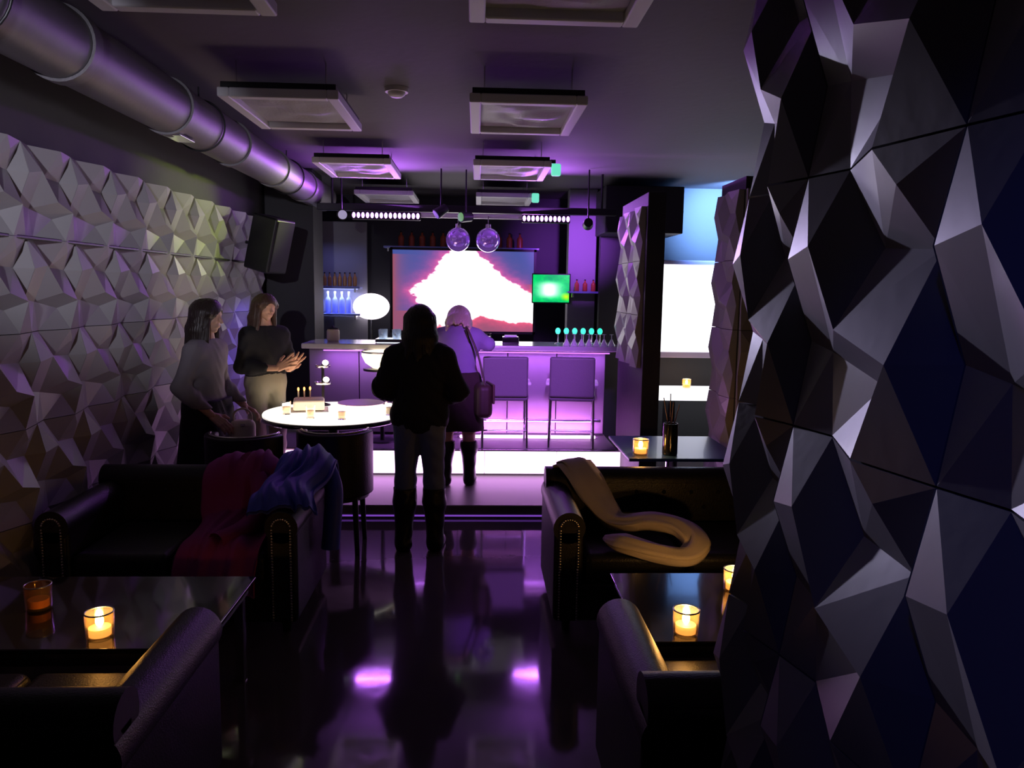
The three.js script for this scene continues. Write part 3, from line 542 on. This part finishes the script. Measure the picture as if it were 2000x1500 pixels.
// ---------------------------------------------------------------- chesterfield sofas
function sofa(label, w, pos, turn) {                 // faces +z before turning, centred on x; arm fronts at z = +0.4
  const t = thing('leather_sofa', label, 'sofa', pos, turn);
  const d = 0.78, aw = 0.15;
  part('base', box(w - 0.04, 0.2, d - 0.04, 0, 0.17, 0, 0.02), M.leather, t);
  const n = Math.max(2, Math.round((w - 2 * aw) / 0.6)), sw = (w - 2 * aw) / n;
  for (let i = 0; i < n; i++) part('seat_cushion', box(sw - 0.01, 0.16, d - 0.2, -w / 2 + aw + sw * (i + 0.5), 0.345, 0.09, 0.04, 4), M.leather, t);
  const back = part('backrest', join(box(w - 0.02, 0.5, 0.16, 0, 0.43, -d / 2 + 0.08, 0.05, 4), new THREE.CylinderGeometry(0.075, 0.075, w - 0.02, 20).rotateZ(Math.PI / 2).translate(0, 0.645, -d / 2 + 0.085)), M.leather, t);
  const buttons = [];
  for (let i = 0; i < Math.floor(w / 0.16); i++) for (let j = 0; j < 2; j++) buttons.push(new THREE.SphereGeometry(0.012, 8, 6).scale(1, 1, 0.6).translate(-w / 2 + 0.14 + i * 0.16 + (j % 2) * 0.08, 0.5 + j * 0.09, -d / 2 + 0.162));
  const bt = part('button_tufts', join(buttons.filter((g) => { g.computeBoundingBox(); return g.boundingBox.max.x < w / 2 - aw; })), M.leather, back);
  bt.userData.kind = 'stuff';
  for (const s of [-1, 1]) {
    const x = s * (w / 2 - aw / 2);
    const arm = part('arm', join(box(aw, 0.5, d - 0.02, x, 0.32, 0.005, 0.03, 3), new THREE.CylinderGeometry(aw / 2 + 0.006, aw / 2 + 0.006, d - 0.02, 24).rotateX(Math.PI / 2).translate(x, 0.565, 0.005)), M.leather, t);
    const nails = [], zf = d / 2 + 0.0, hx = 0.045;
    const put = (px, py) => nails.push(new THREE.SphereGeometry(0.006, 8, 5).scale(1, 1, 0.6).translate(x + px, py, zf));
    for (let y = 0.09; y < 0.56; y += 0.0145) { put(-hx, y); put(hx, y); }
    for (let a = 15; a < 180; a += 15) put(hx * Math.cos(a * DEG), 0.565 + hx * Math.sin(a * DEG));
    const nt = part('nailhead_trim', join(nails), M.nail, arm); nt.userData.kind = 'stuff';
    for (const z of [-0.3, 0.3]) part('foot', cyl(0.02, 0.03, 0.075, x, 0, z), M.black, t);
  }
  return t;
}
sofa('black leather sofa facing the camera in the left booth, jackets over it', 1.25, V(-1.5, 0, -4.1), 0);
sofa('black leather sofa facing the camera in the right booth, beige wrap on it', 1.9, V(1.35, 0, -4.1), 0);
sofa('black leather sofa turned away from the camera in the left booth', 1.25, V(-1.5, 0, -2.2), Math.PI);
sofa('black leather sofa turned away from the camera in the right booth', 1.5, V(1.2, 0, -2.26), Math.PI);

// jackets and wrap
function drape(name, label, cat, x0, x1, prof, mat, amp, sd, spill) {   // prof: points [y, z] from behind over the back to the front
  const nu = 40, nv = 48, c = new THREE.CatmullRomCurve3(prof.map(([y, z]) => V(0, y, z))), pos = [], idx = [], uv = [];
  const grid = (off) => { for (let i = 0; i <= nu; i++) for (let j = 0; j <= nv; j++) {
    const u = i / nu, v = j / nv, p = c.getPoint(v), tan = c.getTangent(v), nx = V(0, tan.z, -tan.y);  // outward
    const edge = Math.sin(Math.PI * u), f = amp * (noise2(u * 7 + sd, v * 3 + sd) - 0.3) + amp * 0.7 * (noise2(u * 17 + sd, v * 6) - 0.5);
    const w = spill * (noise2(v * 4 + sd, u * 2) - 0.5);
    const k = off + f + 0.02 * edge;
    pos.push(x0 + (x1 - x0) * u + w * (0.3 + v), p.y + nx.y * k - 0.03 * (1 - edge) * (1 - edge), p.z + nx.z * k); uv.push(u * (x1 - x0), v * 0.9);
  } };
  grid(0.022); grid(0.0);
  const S = (nu + 1) * (nv + 1), at = (s, i, j) => s * S + i * (nv + 1) + j;
  for (let i = 0; i < nu; i++) for (let j = 0; j < nv; j++) { idx.push(at(0, i, j), at(0, i, j + 1), at(0, i + 1, j), at(0, i + 1, j), at(0, i, j + 1), at(0, i + 1, j + 1)); idx.push(at(1, i, j), at(1, i + 1, j), at(1, i, j + 1), at(1, i + 1, j), at(1, i + 1, j + 1), at(1, i, j + 1)); }
  for (let j = 0; j < nv; j++) for (const i of [0, nu]) idx.push(at(0, i, j), at(1, i, j), at(0, i, j + 1), at(1, i, j), at(1, i, j + 1), at(0, i, j + 1));
  for (let i = 0; i < nu; i++) for (const j of [0, nv]) idx.push(at(0, i, j), at(0, i + 1, j), at(1, i, j), at(1, i, j), at(0, i + 1, j), at(1, i + 1, j));
  const g = new THREE.BufferGeometry(); g.setAttribute('position', new THREE.Float32BufferAttribute(pos, 3)); g.setAttribute('uv', new THREE.Float32BufferAttribute(uv, 2)); g.setIndex(idx); g.computeVertexNormals();
  const t = thing(name, label, cat); part('cloth', g, mat, t); return t;
}
{
  const overBack = [[0.36, -4.52], [0.6, -4.515], [0.72, -4.46], [0.745, -4.40], [0.70, -4.31], [0.56, -4.29], [0.46, -4.24], [0.445, -4.0], [0.43, -3.78], [0.36, -3.69], [0.26, -3.68]];
  const mag = drape('draped_coat', 'dark magenta coat draped over the back of the left sofa', 'coat', -1.5, -1.08, overBack, std([0.3, 0.03, 0.19], 0.85, { bumpMap: rep(TX.weave, 8), bumpScale: 0.001, side: THREE.DoubleSide }), 0.05, 3, 0.1);
  part('sleeve', tube([V(-1.3, 0.76, -4.4), V(-1.2, 0.66, -4.25), V(-1.17, 0.53, -4.1), V(-1.2, 0.49, -3.9), V(-1.28, 0.48, -3.75)], 0.05, 30, 12), std([0.3, 0.03, 0.19], 0.85, { bumpMap: rep(TX.weave, 8), bumpScale: 0.001 }), mag);
  const overArm = [[0.40, -4.53], [0.6, -4.53], [0.745, -4.46], [0.765, -4.38], [0.74, -4.28], [0.69, -4.15], [0.675, -4.0], [0.665, -3.86], [0.62, -3.78]];
  const bl = drape('draped_jacket', 'blue jacket draped over the right end of the left sofa', 'jacket', -1.1, -0.82, overArm, std([0.03, 0.05, 0.5], 0.6, { bumpMap: rep(TX.weave, 8), bumpScale: 0.001, side: THREE.DoubleSide }), 0.05, 11, 0.08);
  part('sleeve', tube([V(-0.86, 0.74, -4.38), V(-0.79, 0.62, -4.25), V(-0.79, 0.45, -4.2), V(-0.8, 0.3, -4.18)], 0.05, 24, 12), std([0.03, 0.05, 0.5], 0.6), bl);
}
{ // beige wrap: a thick soft roll, flattened, falling from the sofa back and looping on the seat
  const path = new THREE.CatmullRomCurve3([[0.56, 0.66, -4.46], [0.575, 0.74, -4.41], [0.63, 0.69, -4.29], [0.70, 0.57, -4.16], [0.78, 0.5, -4.04], [0.96, 0.53, -3.96], [1.09, 0.515, -3.86], [1.13, 0.47, -3.75], [1.06, 0.43, -3.685], [0.92, 0.445, -3.69], [0.77, 0.475, -3.74], [0.67, 0.48, -3.84]].map((p) => V(...p)));
  const n = 140, m = 20, pos = [], idx = [], uv = [];
  for (let i = 0; i <= n; i++) {
    const s = i / n, p = path.getPoint(s), t = path.getTangent(s), side = V(0, 1, 0).cross(t).normalize(), up = t.clone().cross(side).normalize();
    const end = Math.min(1, Math.sqrt(Math.min(s, 1 - s) * 14)), hang = Math.max(0, 1 - s / 0.42), rw = (0.055 + 0.02 * noise2(s * 9, 1) + 0.05 * Math.sqrt(hang)) * end, rh = (0.042 - 0.014 * hang) * end;
    for (let j = 0; j <= m; j++) {
      const a = (j / m) * 2 * Math.PI, f = 1 + 0.22 * (noise2(Math.cos(a) * 3 + 5, Math.sin(a) * 3 + s * 16) - 0.5) + 0.13 * Math.sin(a * 6 + s * 7) + 0.06 * Math.sin(a * 11 - s * 12);
      const q = p.clone().addScaledVector(side, Math.cos(a) * rw * f).addScaledVector(up, Math.sin(a) * rh * f); pos.push(q.x, q.y, q.z); uv.push(s * 1.4, j / m * 0.3);
      if (i < n && j < m) { const k = i * (m + 1) + j; idx.push(k, k + 1, k + m + 1, k + 1, k + m + 2, k + m + 1); }
    }
  }
  const g = new THREE.BufferGeometry(); g.setAttribute('position', new THREE.Float32BufferAttribute(pos, 3)); g.setAttribute('uv', new THREE.Float32BufferAttribute(uv, 2)); g.setIndex(idx); g.computeVertexNormals();
  M.beige.side = THREE.DoubleSide;
  const w = thing('beige_wrap', 'beige wrap hanging over the right sofa and looped on its seat', 'wrap'); part('cloth', g, M.beige, w);
}

// ---------------------------------------------------------------- people
function net(f, lo, hi, h) {                          // surface nets over a signed distance field
  const nx = Math.ceil((hi[0] - lo[0]) / h) + 1, ny = Math.ceil((hi[1] - lo[1]) / h) + 1, nz = Math.ceil((hi[2] - lo[2]) / h) + 1;
  const D = new Float32Array(nx * ny * nz), id = (x, y, z) => (z * ny + y) * nx + x;
  for (let z = 0; z < nz; z++) for (let y = 0; y < ny; y++) for (let x = 0; x < nx; x++) D[id(x, y, z)] = f(lo[0] + x * h, lo[1] + y * h, lo[2] + z * h);
  const vid = new Int32Array(nx * ny * nz).fill(-1), pos = [], idx = [];
  const C = [[0, 0, 0], [1, 0, 0], [0, 1, 0], [1, 1, 0], [0, 0, 1], [1, 0, 1], [0, 1, 1], [1, 1, 1]], E = [[0, 1], [2, 3], [4, 5], [6, 7], [0, 2], [1, 3], [4, 6], [5, 7], [0, 4], [1, 5], [2, 6], [3, 7]];
  for (let z = 0; z < nz - 1; z++) for (let y = 0; y < ny - 1; y++) for (let x = 0; x < nx - 1; x++) {
    const v = C.map((c) => D[id(x + c[0], y + c[1], z + c[2])]); let n = 0, p = [0, 0, 0];
    for (const [a, b] of E) if (v[a] < 0 !== v[b] < 0) { const t = v[a] / (v[a] - v[b]); for (let k = 0; k < 3; k++) p[k] += C[a][k] + t * (C[b][k] - C[a][k]); n++; }
    if (n) { vid[id(x, y, z)] = pos.length / 3; pos.push(lo[0] + (x + p[0] / n) * h, lo[1] + (y + p[1] / n) * h, lo[2] + (z + p[2] / n) * h); }
  }
  const quad = (a, b, c, d, flip) => { if (a < 0 || b < 0 || c < 0 || d < 0) return; if (flip) idx.push(a, c, b, a, d, c); else idx.push(a, b, c, a, c, d); };
  for (let z = 1; z < nz - 1; z++) for (let y = 1; y < ny - 1; y++) for (let x = 1; x < nx - 1; x++) {
    const s = D[id(x, y, z)] < 0;
    if (s !== D[id(x + 1, y, z)] < 0) quad(vid[id(x, y - 1, z - 1)], vid[id(x, y, z - 1)], vid[id(x, y, z)], vid[id(x, y - 1, z)], !s);
    if (s !== D[id(x, y + 1, z)] < 0) quad(vid[id(x - 1, y, z - 1)], vid[id(x - 1, y, z)], vid[id(x, y, z)], vid[id(x, y, z - 1)], !s);
    if (s !== D[id(x, y, z + 1)] < 0) quad(vid[id(x - 1, y - 1, z)], vid[id(x, y - 1, z)], vid[id(x, y, z)], vid[id(x - 1, y, z)], !s);
  }
  const g = new THREE.BufferGeometry(); g.setAttribute('position', new THREE.Float32BufferAttribute(pos, 3));
  const uv = new Float32Array(pos.length / 3 * 2); for (let i = 0; i < pos.length / 3; i++) { uv[2 * i] = pos[3 * i] + pos[3 * i + 2]; uv[2 * i + 1] = pos[3 * i + 1]; }
  g.setAttribute('uv', new THREE.BufferAttribute(uv, 2)); g.setIndex(idx); g.computeVertexNormals(); return g;
}
// bones: [ax,ay,az, bx,by,bz, ra, rb, flatten depth factor]
const boneDist = (b, x, y, z, off) => {
  const ex = b[3] - b[0], ey = b[4] - b[1], ez = b[5] - b[2]; let wx = x - b[0], wy = y - b[1], wz = z - b[2];
  const L = ex * ex + ey * ey + ez * ez, t = L ? Math.max(0, Math.min(1, (wx * ex + wy * ey + wz * ez) / L)) : 0;
  wx -= ex * t; wy -= ey * t; wz = (wz - ez * t) * (b[8] || 1);
  return Math.sqrt(wx * wx + wy * wy + wz * wz) - (b[6] + (b[7] - b[6]) * t) - off;
};
const blend = (bones, k, off = 0) => (x, y, z) => { let s = 0; for (const b of bones) s += Math.exp(-boneDist(b, x, y, z, off) / k); return s > 0 ? -k * Math.log(s) : 1; };
function bounds(bones, pad) { const lo = [9, 9, 9], hi = [-9, -9, -9]; for (const b of bones) for (const o of [0, 3]) { const r = Math.max(b[6], b[7]) + pad; for (let k = 0; k < 3; k++) { lo[k] = Math.min(lo[k], b[o + k] - r); hi[k] = Math.max(hi[k], b[o + k] + r); } } return [lo, hi]; }
function headBones() {
  return [[0, 0.03, -0.012, 0, 0.02, -0.012, 0.077, 0.077, 0.84], [0, 0.03, -0.03, 0, 0.035, 0.01, 0.079, 0.079], [0, -0.01, 0.025, 0, -0.045, 0.03, 0.06, 0.052], [0, -0.07, 0.05, 0, -0.086, 0.058, 0.034, 0.022],
    [0, 0.012, 0.086, 0, -0.025, 0.106, 0.007, 0.012], [-0.034, 0.024, 0.073, 0.034, 0.024, 0.073, 0.012, 0.012], [-0.03, -0.02, 0.06, -0.04, -0.03, 0.045, 0.024, 0.02], [0.03, -0.02, 0.06, 0.04, -0.03, 0.045, 0.024, 0.02],
    [-0.018, -0.05, 0.083, 0.018, -0.05, 0.083, 0.006, 0.006], [-0.014, -0.061, 0.082, 0.014, -0.061, 0.082, 0.007, 0.007],
    [-0.078, 0.02, -0.012, -0.076, -0.025, -0.005, 0.013, 0.009], [0.078, 0.02, -0.012, 0.076, -0.025, -0.005, 0.013, 0.009], [0, -0.05, -0.02, 0, -0.16, -0.035, 0.05, 0.05]];
}
const headGeo = (() => {
  const f = blend(headBones(), 0.006);
  return net((x, y, z) => { const s = Math.hypot(Math.abs(x) - 0.031, y - 0.004, z - 0.102) - 0.016, e = Math.hypot(Math.abs(x) - 0.031, y - 0.003, z - 0.074) - 0.0135; return Math.min(Math.max(f(x, y, z), -s), e); }, [-0.11, -0.17, -0.13], [0.11, 0.13, 0.135], 0.005);
})();
function handBones(w, dir, nrm, side, curl, spread) {
  const d = dir.clone().normalize(), n = nrm.clone().addScaledVector(d, -nrm.dot(d)).normalize(), lat = d.clone().cross(n).multiplyScalar(-side), B = [];
  const seg = (a, b, ra, rb) => B.push([a.x, a.y, a.z, b.x, b.y, b.z, ra, rb]);
  const at = (a, l, m) => w.clone().addScaledVector(d, a).addScaledVector(lat, l).addScaledVector(n, m);
  const len = [[0.042, 0.025, 0.021], [0.046, 0.029, 0.022], [0.043, 0.027, 0.021], [0.034, 0.02, 0.018]];
  for (let i = 0; i < 4; i++) {
    const l = 0.027 - 0.018 * i, k = at(0.088 - 0.005 * Math.abs(i - 1), l, 0); seg(at(0.0, l * 0.6, 0), k, 0.0135, 0.011);
    let p = k, ang = 0, fd = d.clone().addScaledVector(lat, spread * (0.2 - 0.14 * i)).normalize();
    for (let j = 0; j < 3; j++) { ang += curl[Math.min(i, curl.length - 1)] * (j ? 1 : 0.8); const q = p.clone().addScaledVector(fd, len[i][j] * Math.cos(ang)).addScaledVector(n, len[i][j] * Math.sin(ang)); seg(p, q, 0.0092 - 0.001 * j, 0.0085 - 0.001 * j); p = q; }
  }
  let p = at(0.022, 0.03, 0.004); seg(at(0.008, 0.014, 0), p, 0.014, 0.012);
  for (const [a, l, m] of [[0.03, 0.03, 0.014], [0.026, 0.012, 0.014 + 0.014 * curl[0]]]) { const q = p.clone().addScaledVector(d, a).addScaledVector(lat, l).addScaledVector(n, m); seg(p, q, 0.011, 0.009); p = q; }
  return B;
}
function person(o) {
  const t = thing('person', o.label, 'person', o.pos, o.yaw), k = o.H / 1.7;
  const J = (a) => V(a[0] * k, a[1] * k, a[2] * k), bn = (a, b, ra, rb, fl) => [a.x, a.y, a.z, b.x, b.y, b.z, ra * k, rb * k, fl];
  const lean = o.lean || 0, up = (x, y, z = 0) => { const dy = y - 0.95; return J([x, 0.95 + dy * Math.cos(lean), z + dy * Math.sin(lean)]); };
  const torso = [bn(up(-0.06, 0.95), up(0.06, 0.95), 0.118, 0.118, 1.25), bn(up(-0.04, 1.1), up(0.04, 1.1), 0.1, 0.1, 1.25), bn(up(-0.07, 1.25), up(0.07, 1.25), 0.105, 0.105, 1.2), bn(up(-0.085, 1.335), up(0.085, 1.335), 0.072, 0.072, 1.1), bn(up(0.0, 1.425), up(0.13, 1.365), 0.045, 0.038), bn(up(0.0, 1.425), up(-0.13, 1.365), 0.045, 0.038), bn(up(0, 0.95), up(0, 1.3), 0.11, 0.11, 1.2)];
  const neck = [bn(up(0, 1.38, -0.01), up(0, 1.5, 0.01), 0.056, 0.05)];
  const legs = [[], []], arms = [[], []], hands = [];
  [1, -1].forEach((s, i) => {
    const st = o.legs?.[i] || [[s * 0.1, 0.48, 0.015], [s * 0.11, 0.075, -0.02]], knee = J(st[0]), ank = J(st[1]), hip = J([s * 0.085, 0.9, 0]);
    legs[i] = [bn(hip, knee, 0.085, 0.056), bn(knee, knee.clone().lerp(ank, 0.35), 0.056, 0.056), bn(knee.clone().lerp(ank, 0.35), ank, 0.055, 0.038), bn(ank.clone().add(J([0, -0.04, -0.02])), ank.clone().add(J([s * 0.02, -0.045, 0.15])), 0.034, 0.03)];
    const a = o.arms[i], sh = up(s * 0.163, 1.345), el = J(a.elbow), wr = J(a.wrist);
    arms[i] = [bn(up(s * 0.1, 1.345), sh, 0.056, 0.052), bn(sh, el, 0.05, 0.039), bn(el, el.clone().lerp(wr, 0.3), 0.04, 0.039), bn(el.clone().lerp(wr, 0.3), wr, 0.038, 0.026)];
    hands.push(handBones(wr, V(...a.dir), V(...a.palm), s, a.curl || [0.35], a.spread ?? 0.4));
  });
  const body = [...torso, ...neck, ...legs.flat(), ...arms.flat()], [lo, hi] = bounds(body, 0.03);
  const geos = [net(blend(body, 0.012), lo, hi, 0.014)];
  for (const h of hands) { const [a, b] = bounds(h, 0.012); geos.push(net(blend(h, 0.0035), a, b, 0.0038)); }
  const hm = new THREE.Matrix4().compose(up(0, 1.585, 0.02).add(J(o.headShift || [0, 0, 0])), new THREE.Quaternion().setFromEuler(new THREE.Euler(o.look?.[0] || 0, o.look?.[1] || 0, o.look?.[2] || 0, 'YXZ')), V(k, k, k));
  geos.push(headGeo.clone().applyMatrix4(hm));
  part('body', join(geos), o.skin, t);
  // hair, in the head's frame
  const hb = [[0, 0.034, -0.03, 0, 0.038, 0.004, 0.09, 0.091, 0.95], [-0.03, 0.1, 0.04, -0.085, 0.03, 0.045, 0.018, 0.018], [0.01, 0.1, 0.04, 0.085, 0.03, 0.045, 0.018, 0.018]], Lh = o.hair.length, fw = o.hair.front ?? 0.3;
  for (let i = 0; i < 11; i++) { const a = (-100 + 20 * i) * DEG, cx = Math.sin(a) * 0.078, cz = -0.02 - Math.cos(a) * 0.072; hb.push([cx, 0.03, cz, cx * 1.1, -0.1, cz - 0.012, 0.026, 0.03]); const q = [cx * 1.25 + 0.01 * Math.sin(i * 5), -Lh * (0.88 + 0.12 * Math.cos(i * 2.2)), cz - 0.03 + 0.012 * Math.sin(i * 3)]; hb.push([cx * 1.1, -0.1, cz - 0.012, ...q, 0.03, 0.012]); }
  if (fw) for (const s of [-1, 1]) for (const j of [0, 1]) hb.push([s * (0.07 + 0.012 * j), 0.04, 0.03 - 0.03 * j, s * (0.095 + 0.012 * j), -fw, 0.055 - 0.04 * j, 0.02, 0.016]);
  const hf = blend(hb, 0.009), [h0, h1] = bounds(hb, 0.03);
  const hair = net((x, y, z) => { const strands = 0.0025 * Math.sin(Math.atan2(x, z + 0.02) * 46 + y * 9); const face = 0.07 - Math.hypot(x * 1.12, (y + 0.05) * 0.68, (z - 0.11) * 0.95); return Math.max(hf(x, y, z) + strands, face); }, h0, h1, 0.0075);
  part('hair', hair.applyMatrix4(hm), o.hair.mat, t);
  // clothes: shells over chosen bones, cut by planes
  for (const c of o.clothes) {
    const bs = [...(c.torso ? torso : []), ...(c.neck ? neck : []), ...(c.arms ? arms.flat() : []), ...(c.legs ? legs.flat() : []), ...(c.extra || []).map((b) => b.map((v, i) => (i < 8 ? v * k : v)))];
    const off = c.off * k, f = blend(bs, 0.014, off), [a, b] = bounds(bs, off + 0.03), y0 = (c.y0 ?? -9) * k, y1 = (c.y1 ?? 9) * k; a[1] = Math.max(a[1], y0 - 0.03); b[1] = Math.min(b[1], y1 + 0.03);
    const wr = c.arms ? o.arms.map((q) => { const e = J(q.elbow), w = J(q.wrist); return [w, w.clone().sub(e).normalize()]; }) : [];
    const rip = c.ripple || 0.003;
    part(c.name, net((x, y, z) => { let d = f(x, y, z) + rip * Math.sin(y * 55 + 9 * Math.sin(x * 14 + z * 9)) * (0.5 + 0.5 * Math.sin(x * 31 + z * 17)); d = Math.max(d, y0 - y, y - y1); for (const [w, n] of wr) { const px = x - w.x, py = y - w.y, pz = z - w.z; if (px * px + py * py + pz * pz < 0.03) d = Math.max(d, px * n.x + py * n.y + pz * n.z + 0.005); } return d; }, a, b, c.cell || 0.0125), c.mat, t);
  }
  return t;
}
const cloth = (rgb, rough = 0.85) => std(rgb, rough, { bumpMap: rep(TX.weave, 6), bumpScale: 0.0008 });
const SKIN = phy([0.56, 0.34, 0.24], 0.5), HAIR = (rgb) => std(rgb, 0.45, { bumpMap: rep(TX.strands, 6, 2), bumpScale: 0.003 });
const darkCloth = cloth([0.008, 0.008, 0.014]), boots = std([0.008, 0.007, 0.008], 0.4);
// dark jacket seen from behind in the aisle
person({
  label: 'person in a black jacket and jeans seen from behind in the aisle', pos: V(-0.37, 0, -5.05), yaw: Math.PI, H: 1.63, skin: SKIN, look: [0.05, 0.1, 0],
  arms: [{ elbow: [0.255, 1.14, 0.0], wrist: [0.14, 1.06, 0.2], dir: [-0.7, 0.15, 0.6], palm: [-0.3, 0, -1], curl: [0.6], spread: 0.1 }, { elbow: [-0.265, 1.12, 0.0], wrist: [-0.14, 1.05, 0.2], dir: [0.7, 0.15, 0.6], palm: [0.3, 0, -1], curl: [0.6], spread: 0.1 }],
  hair: { length: 0.26, front: 0.2, mat: HAIR([0.008, 0.007, 0.008]) },
  clothes: [{ name: 'jacket', torso: true, arms: true, neck: true, off: 0.027, y0: 0.83, y1: 1.47, mat: darkCloth, ripple: 0.007 }, { name: 'jeans', legs: true, torso: true, off: 0.012, y0: 0.42, y1: 0.98, mat: cloth([0.17, 0.21, 0.32]) }, { name: 'boots', legs: true, off: 0.02, y0: 0, y1: 0.44, mat: boots }],
});
// pale top, bowed over towards the bar
person({
  label: 'person in a lavender top and dark skirt seen from behind, leaning towards the bar', pos: V(-0.15, S1, -6.4), yaw: Math.PI, H: 1.58, skin: SKIN, lean: 0.2, look: [1.0, 0, 0], headShift: [0, -0.09, 0.08],
  arms: [{ elbow: [0.2, 1.12, 0.1], wrist: [0.08, 1.25, 0.28], dir: [-0.4, 0.8, 0.3], palm: [0, 0.2, -1], curl: [0.7], spread: 0.1 }, { elbow: [-0.27, 1.27, 0.12], wrist: [-0.08, 1.32, 0.3], dir: [0.5, 0.7, 0.2], palm: [0, 0.2, -1], curl: [0.7], spread: 0.1 }],
  hair: { length: 0.24, front: 0.17, mat: HAIR([0.6, 0.5, 0.35]) },
  clothes: [{ name: 'top', torso: true, arms: true, off: 0.016, y0: 0.98, y1: 1.44, mat: cloth([0.24, 0.19, 0.34]) }, { name: 'skirt', torso: true, legs: true, off: 0.03, y0: 0.5, y1: 1.03, mat: cloth([0.03, 0.018, 0.014]), extra: [[-0.08, 0.9, 0, -0.1, 0.5, 0, 0.1, 0.11], [0.08, 0.9, 0, 0.1, 0.5, 0, 0.1, 0.11]] }, { name: 'boots', legs: true, off: 0.016, y0: 0, y1: 0.4, mat: boots }],
});
{ // shoulder bag on that person's right hip
  const b = thing('shoulder_bag', 'dark brown shoulder bag at the hip of the person in lavender', 'bag', V(0.02, 0.72, -6.28), 0.2);
  part('pouch', box(0.13, 0.28, 0.3, 0.03, 0.12, 0, 0.05, 4), std([0.04, 0.022, 0.014], 0.55, { bumpMap: rep(TX.leather, 6), bumpScale: 0.001 }), b);
  part('flap', box(0.02, 0.16, 0.28, 0.1, 0.18, 0, 0.008), std([0.06, 0.035, 0.02], 0.5), b);
  part('strap', tube([V(0.03, 0.25, 0.12), V(-0.02, 0.5, 0.06), V(-0.1, 0.715, -0.03), V(-0.03, 0.5, -0.13), V(0.03, 0.25, -0.12)], 0.009, 40, 8), std([0.04, 0.022, 0.014], 0.5), b);
}
// long dark haired woman by the left wall, in profile
person({
  label: 'woman with waist-long dark hair and a pale top standing by the left wall', pos: V(-1.86, 0, -5.38), yaw: 80 * DEG, H: 1.64, skin: SKIN, look: [0.12, 0.1, 0],
  arms: [{ elbow: [0.24, 1.08, -0.02], wrist: [0.2, 0.92, 0.18], dir: [-0.05, -0.45, 1], palm: [-0.4, -1, 0], curl: [0.4], spread: 0.3 }, { elbow: [-0.23, 1.1, -0.07], wrist: [-0.17, 0.9, 0.13], dir: [0.1, -0.6, 0.8], palm: [0.6, -0.6, -0.3], curl: [0.4], spread: 0.3 }],
  hair: { length: 0.42, front: 0.26, mat: HAIR([0.02, 0.012, 0.009]) },
  clothes: [{ name: 'top', torso: true, arms: true, off: 0.014, y0: 0.95, y1: 1.43, mat: cloth([0.2, 0.18, 0.2]) }, { name: 'skirt', torso: true, off: 0.026, y0: 0.3, y1: 1.0, mat: darkCloth, ripple: 0.008, extra: [[-0.07, 0.95, 0, -0.12, 0.3, 0, 0.11, 0.16], [0.07, 0.95, 0, 0.12, 0.3, 0, 0.11, 0.16]] }, { name: 'shoes', legs: true, off: 0.01, y0: 0, y1: 0.1, mat: boots }],
});
// gesturing woman behind the lit table
person({
  label: 'woman in black with long brown hair gesturing behind the glowing round table', pos: V(-1.74, S1, -6.42), yaw: 42 * DEG, H: 1.57, skin: phy([0.62, 0.36, 0.24], 0.5), look: [0.1, 0.12, -0.08],
  arms: [{ elbow: [0.27, 1.08, -0.02], wrist: [0.09, 1.05, 0.24], dir: [0.4, 0.75, 0.55], palm: [-0.2, -0.4, -0.9], curl: [0.1], spread: 1.6 }, { elbow: [-0.23, 1.07, 0.0], wrist: [-0.02, 1.07, 0.27], dir: [0.6, 0.5, 0.65], palm: [0.6, -0.2, -0.6], curl: [0.12], spread: 1.6 }],
  hair: { length: 0.3, front: 0.28, mat: HAIR([0.06, 0.028, 0.014]) },
  clothes: [{ name: 'top', torso: true, arms: true, off: 0.014, y0: 0.98, y1: 1.43, mat: cloth([0.01, 0.01, 0.012]) }, { name: 'trousers', torso: true, legs: true, off: 0.014, y0: 0.08, y1: 1.02, mat: cloth([0.3, 0.28, 0.2]) }, { name: 'shoes', legs: true, off: 0.012, y0: 0, y1: 0.1, mat: boots }],
});
renderer.render(scene, camera);
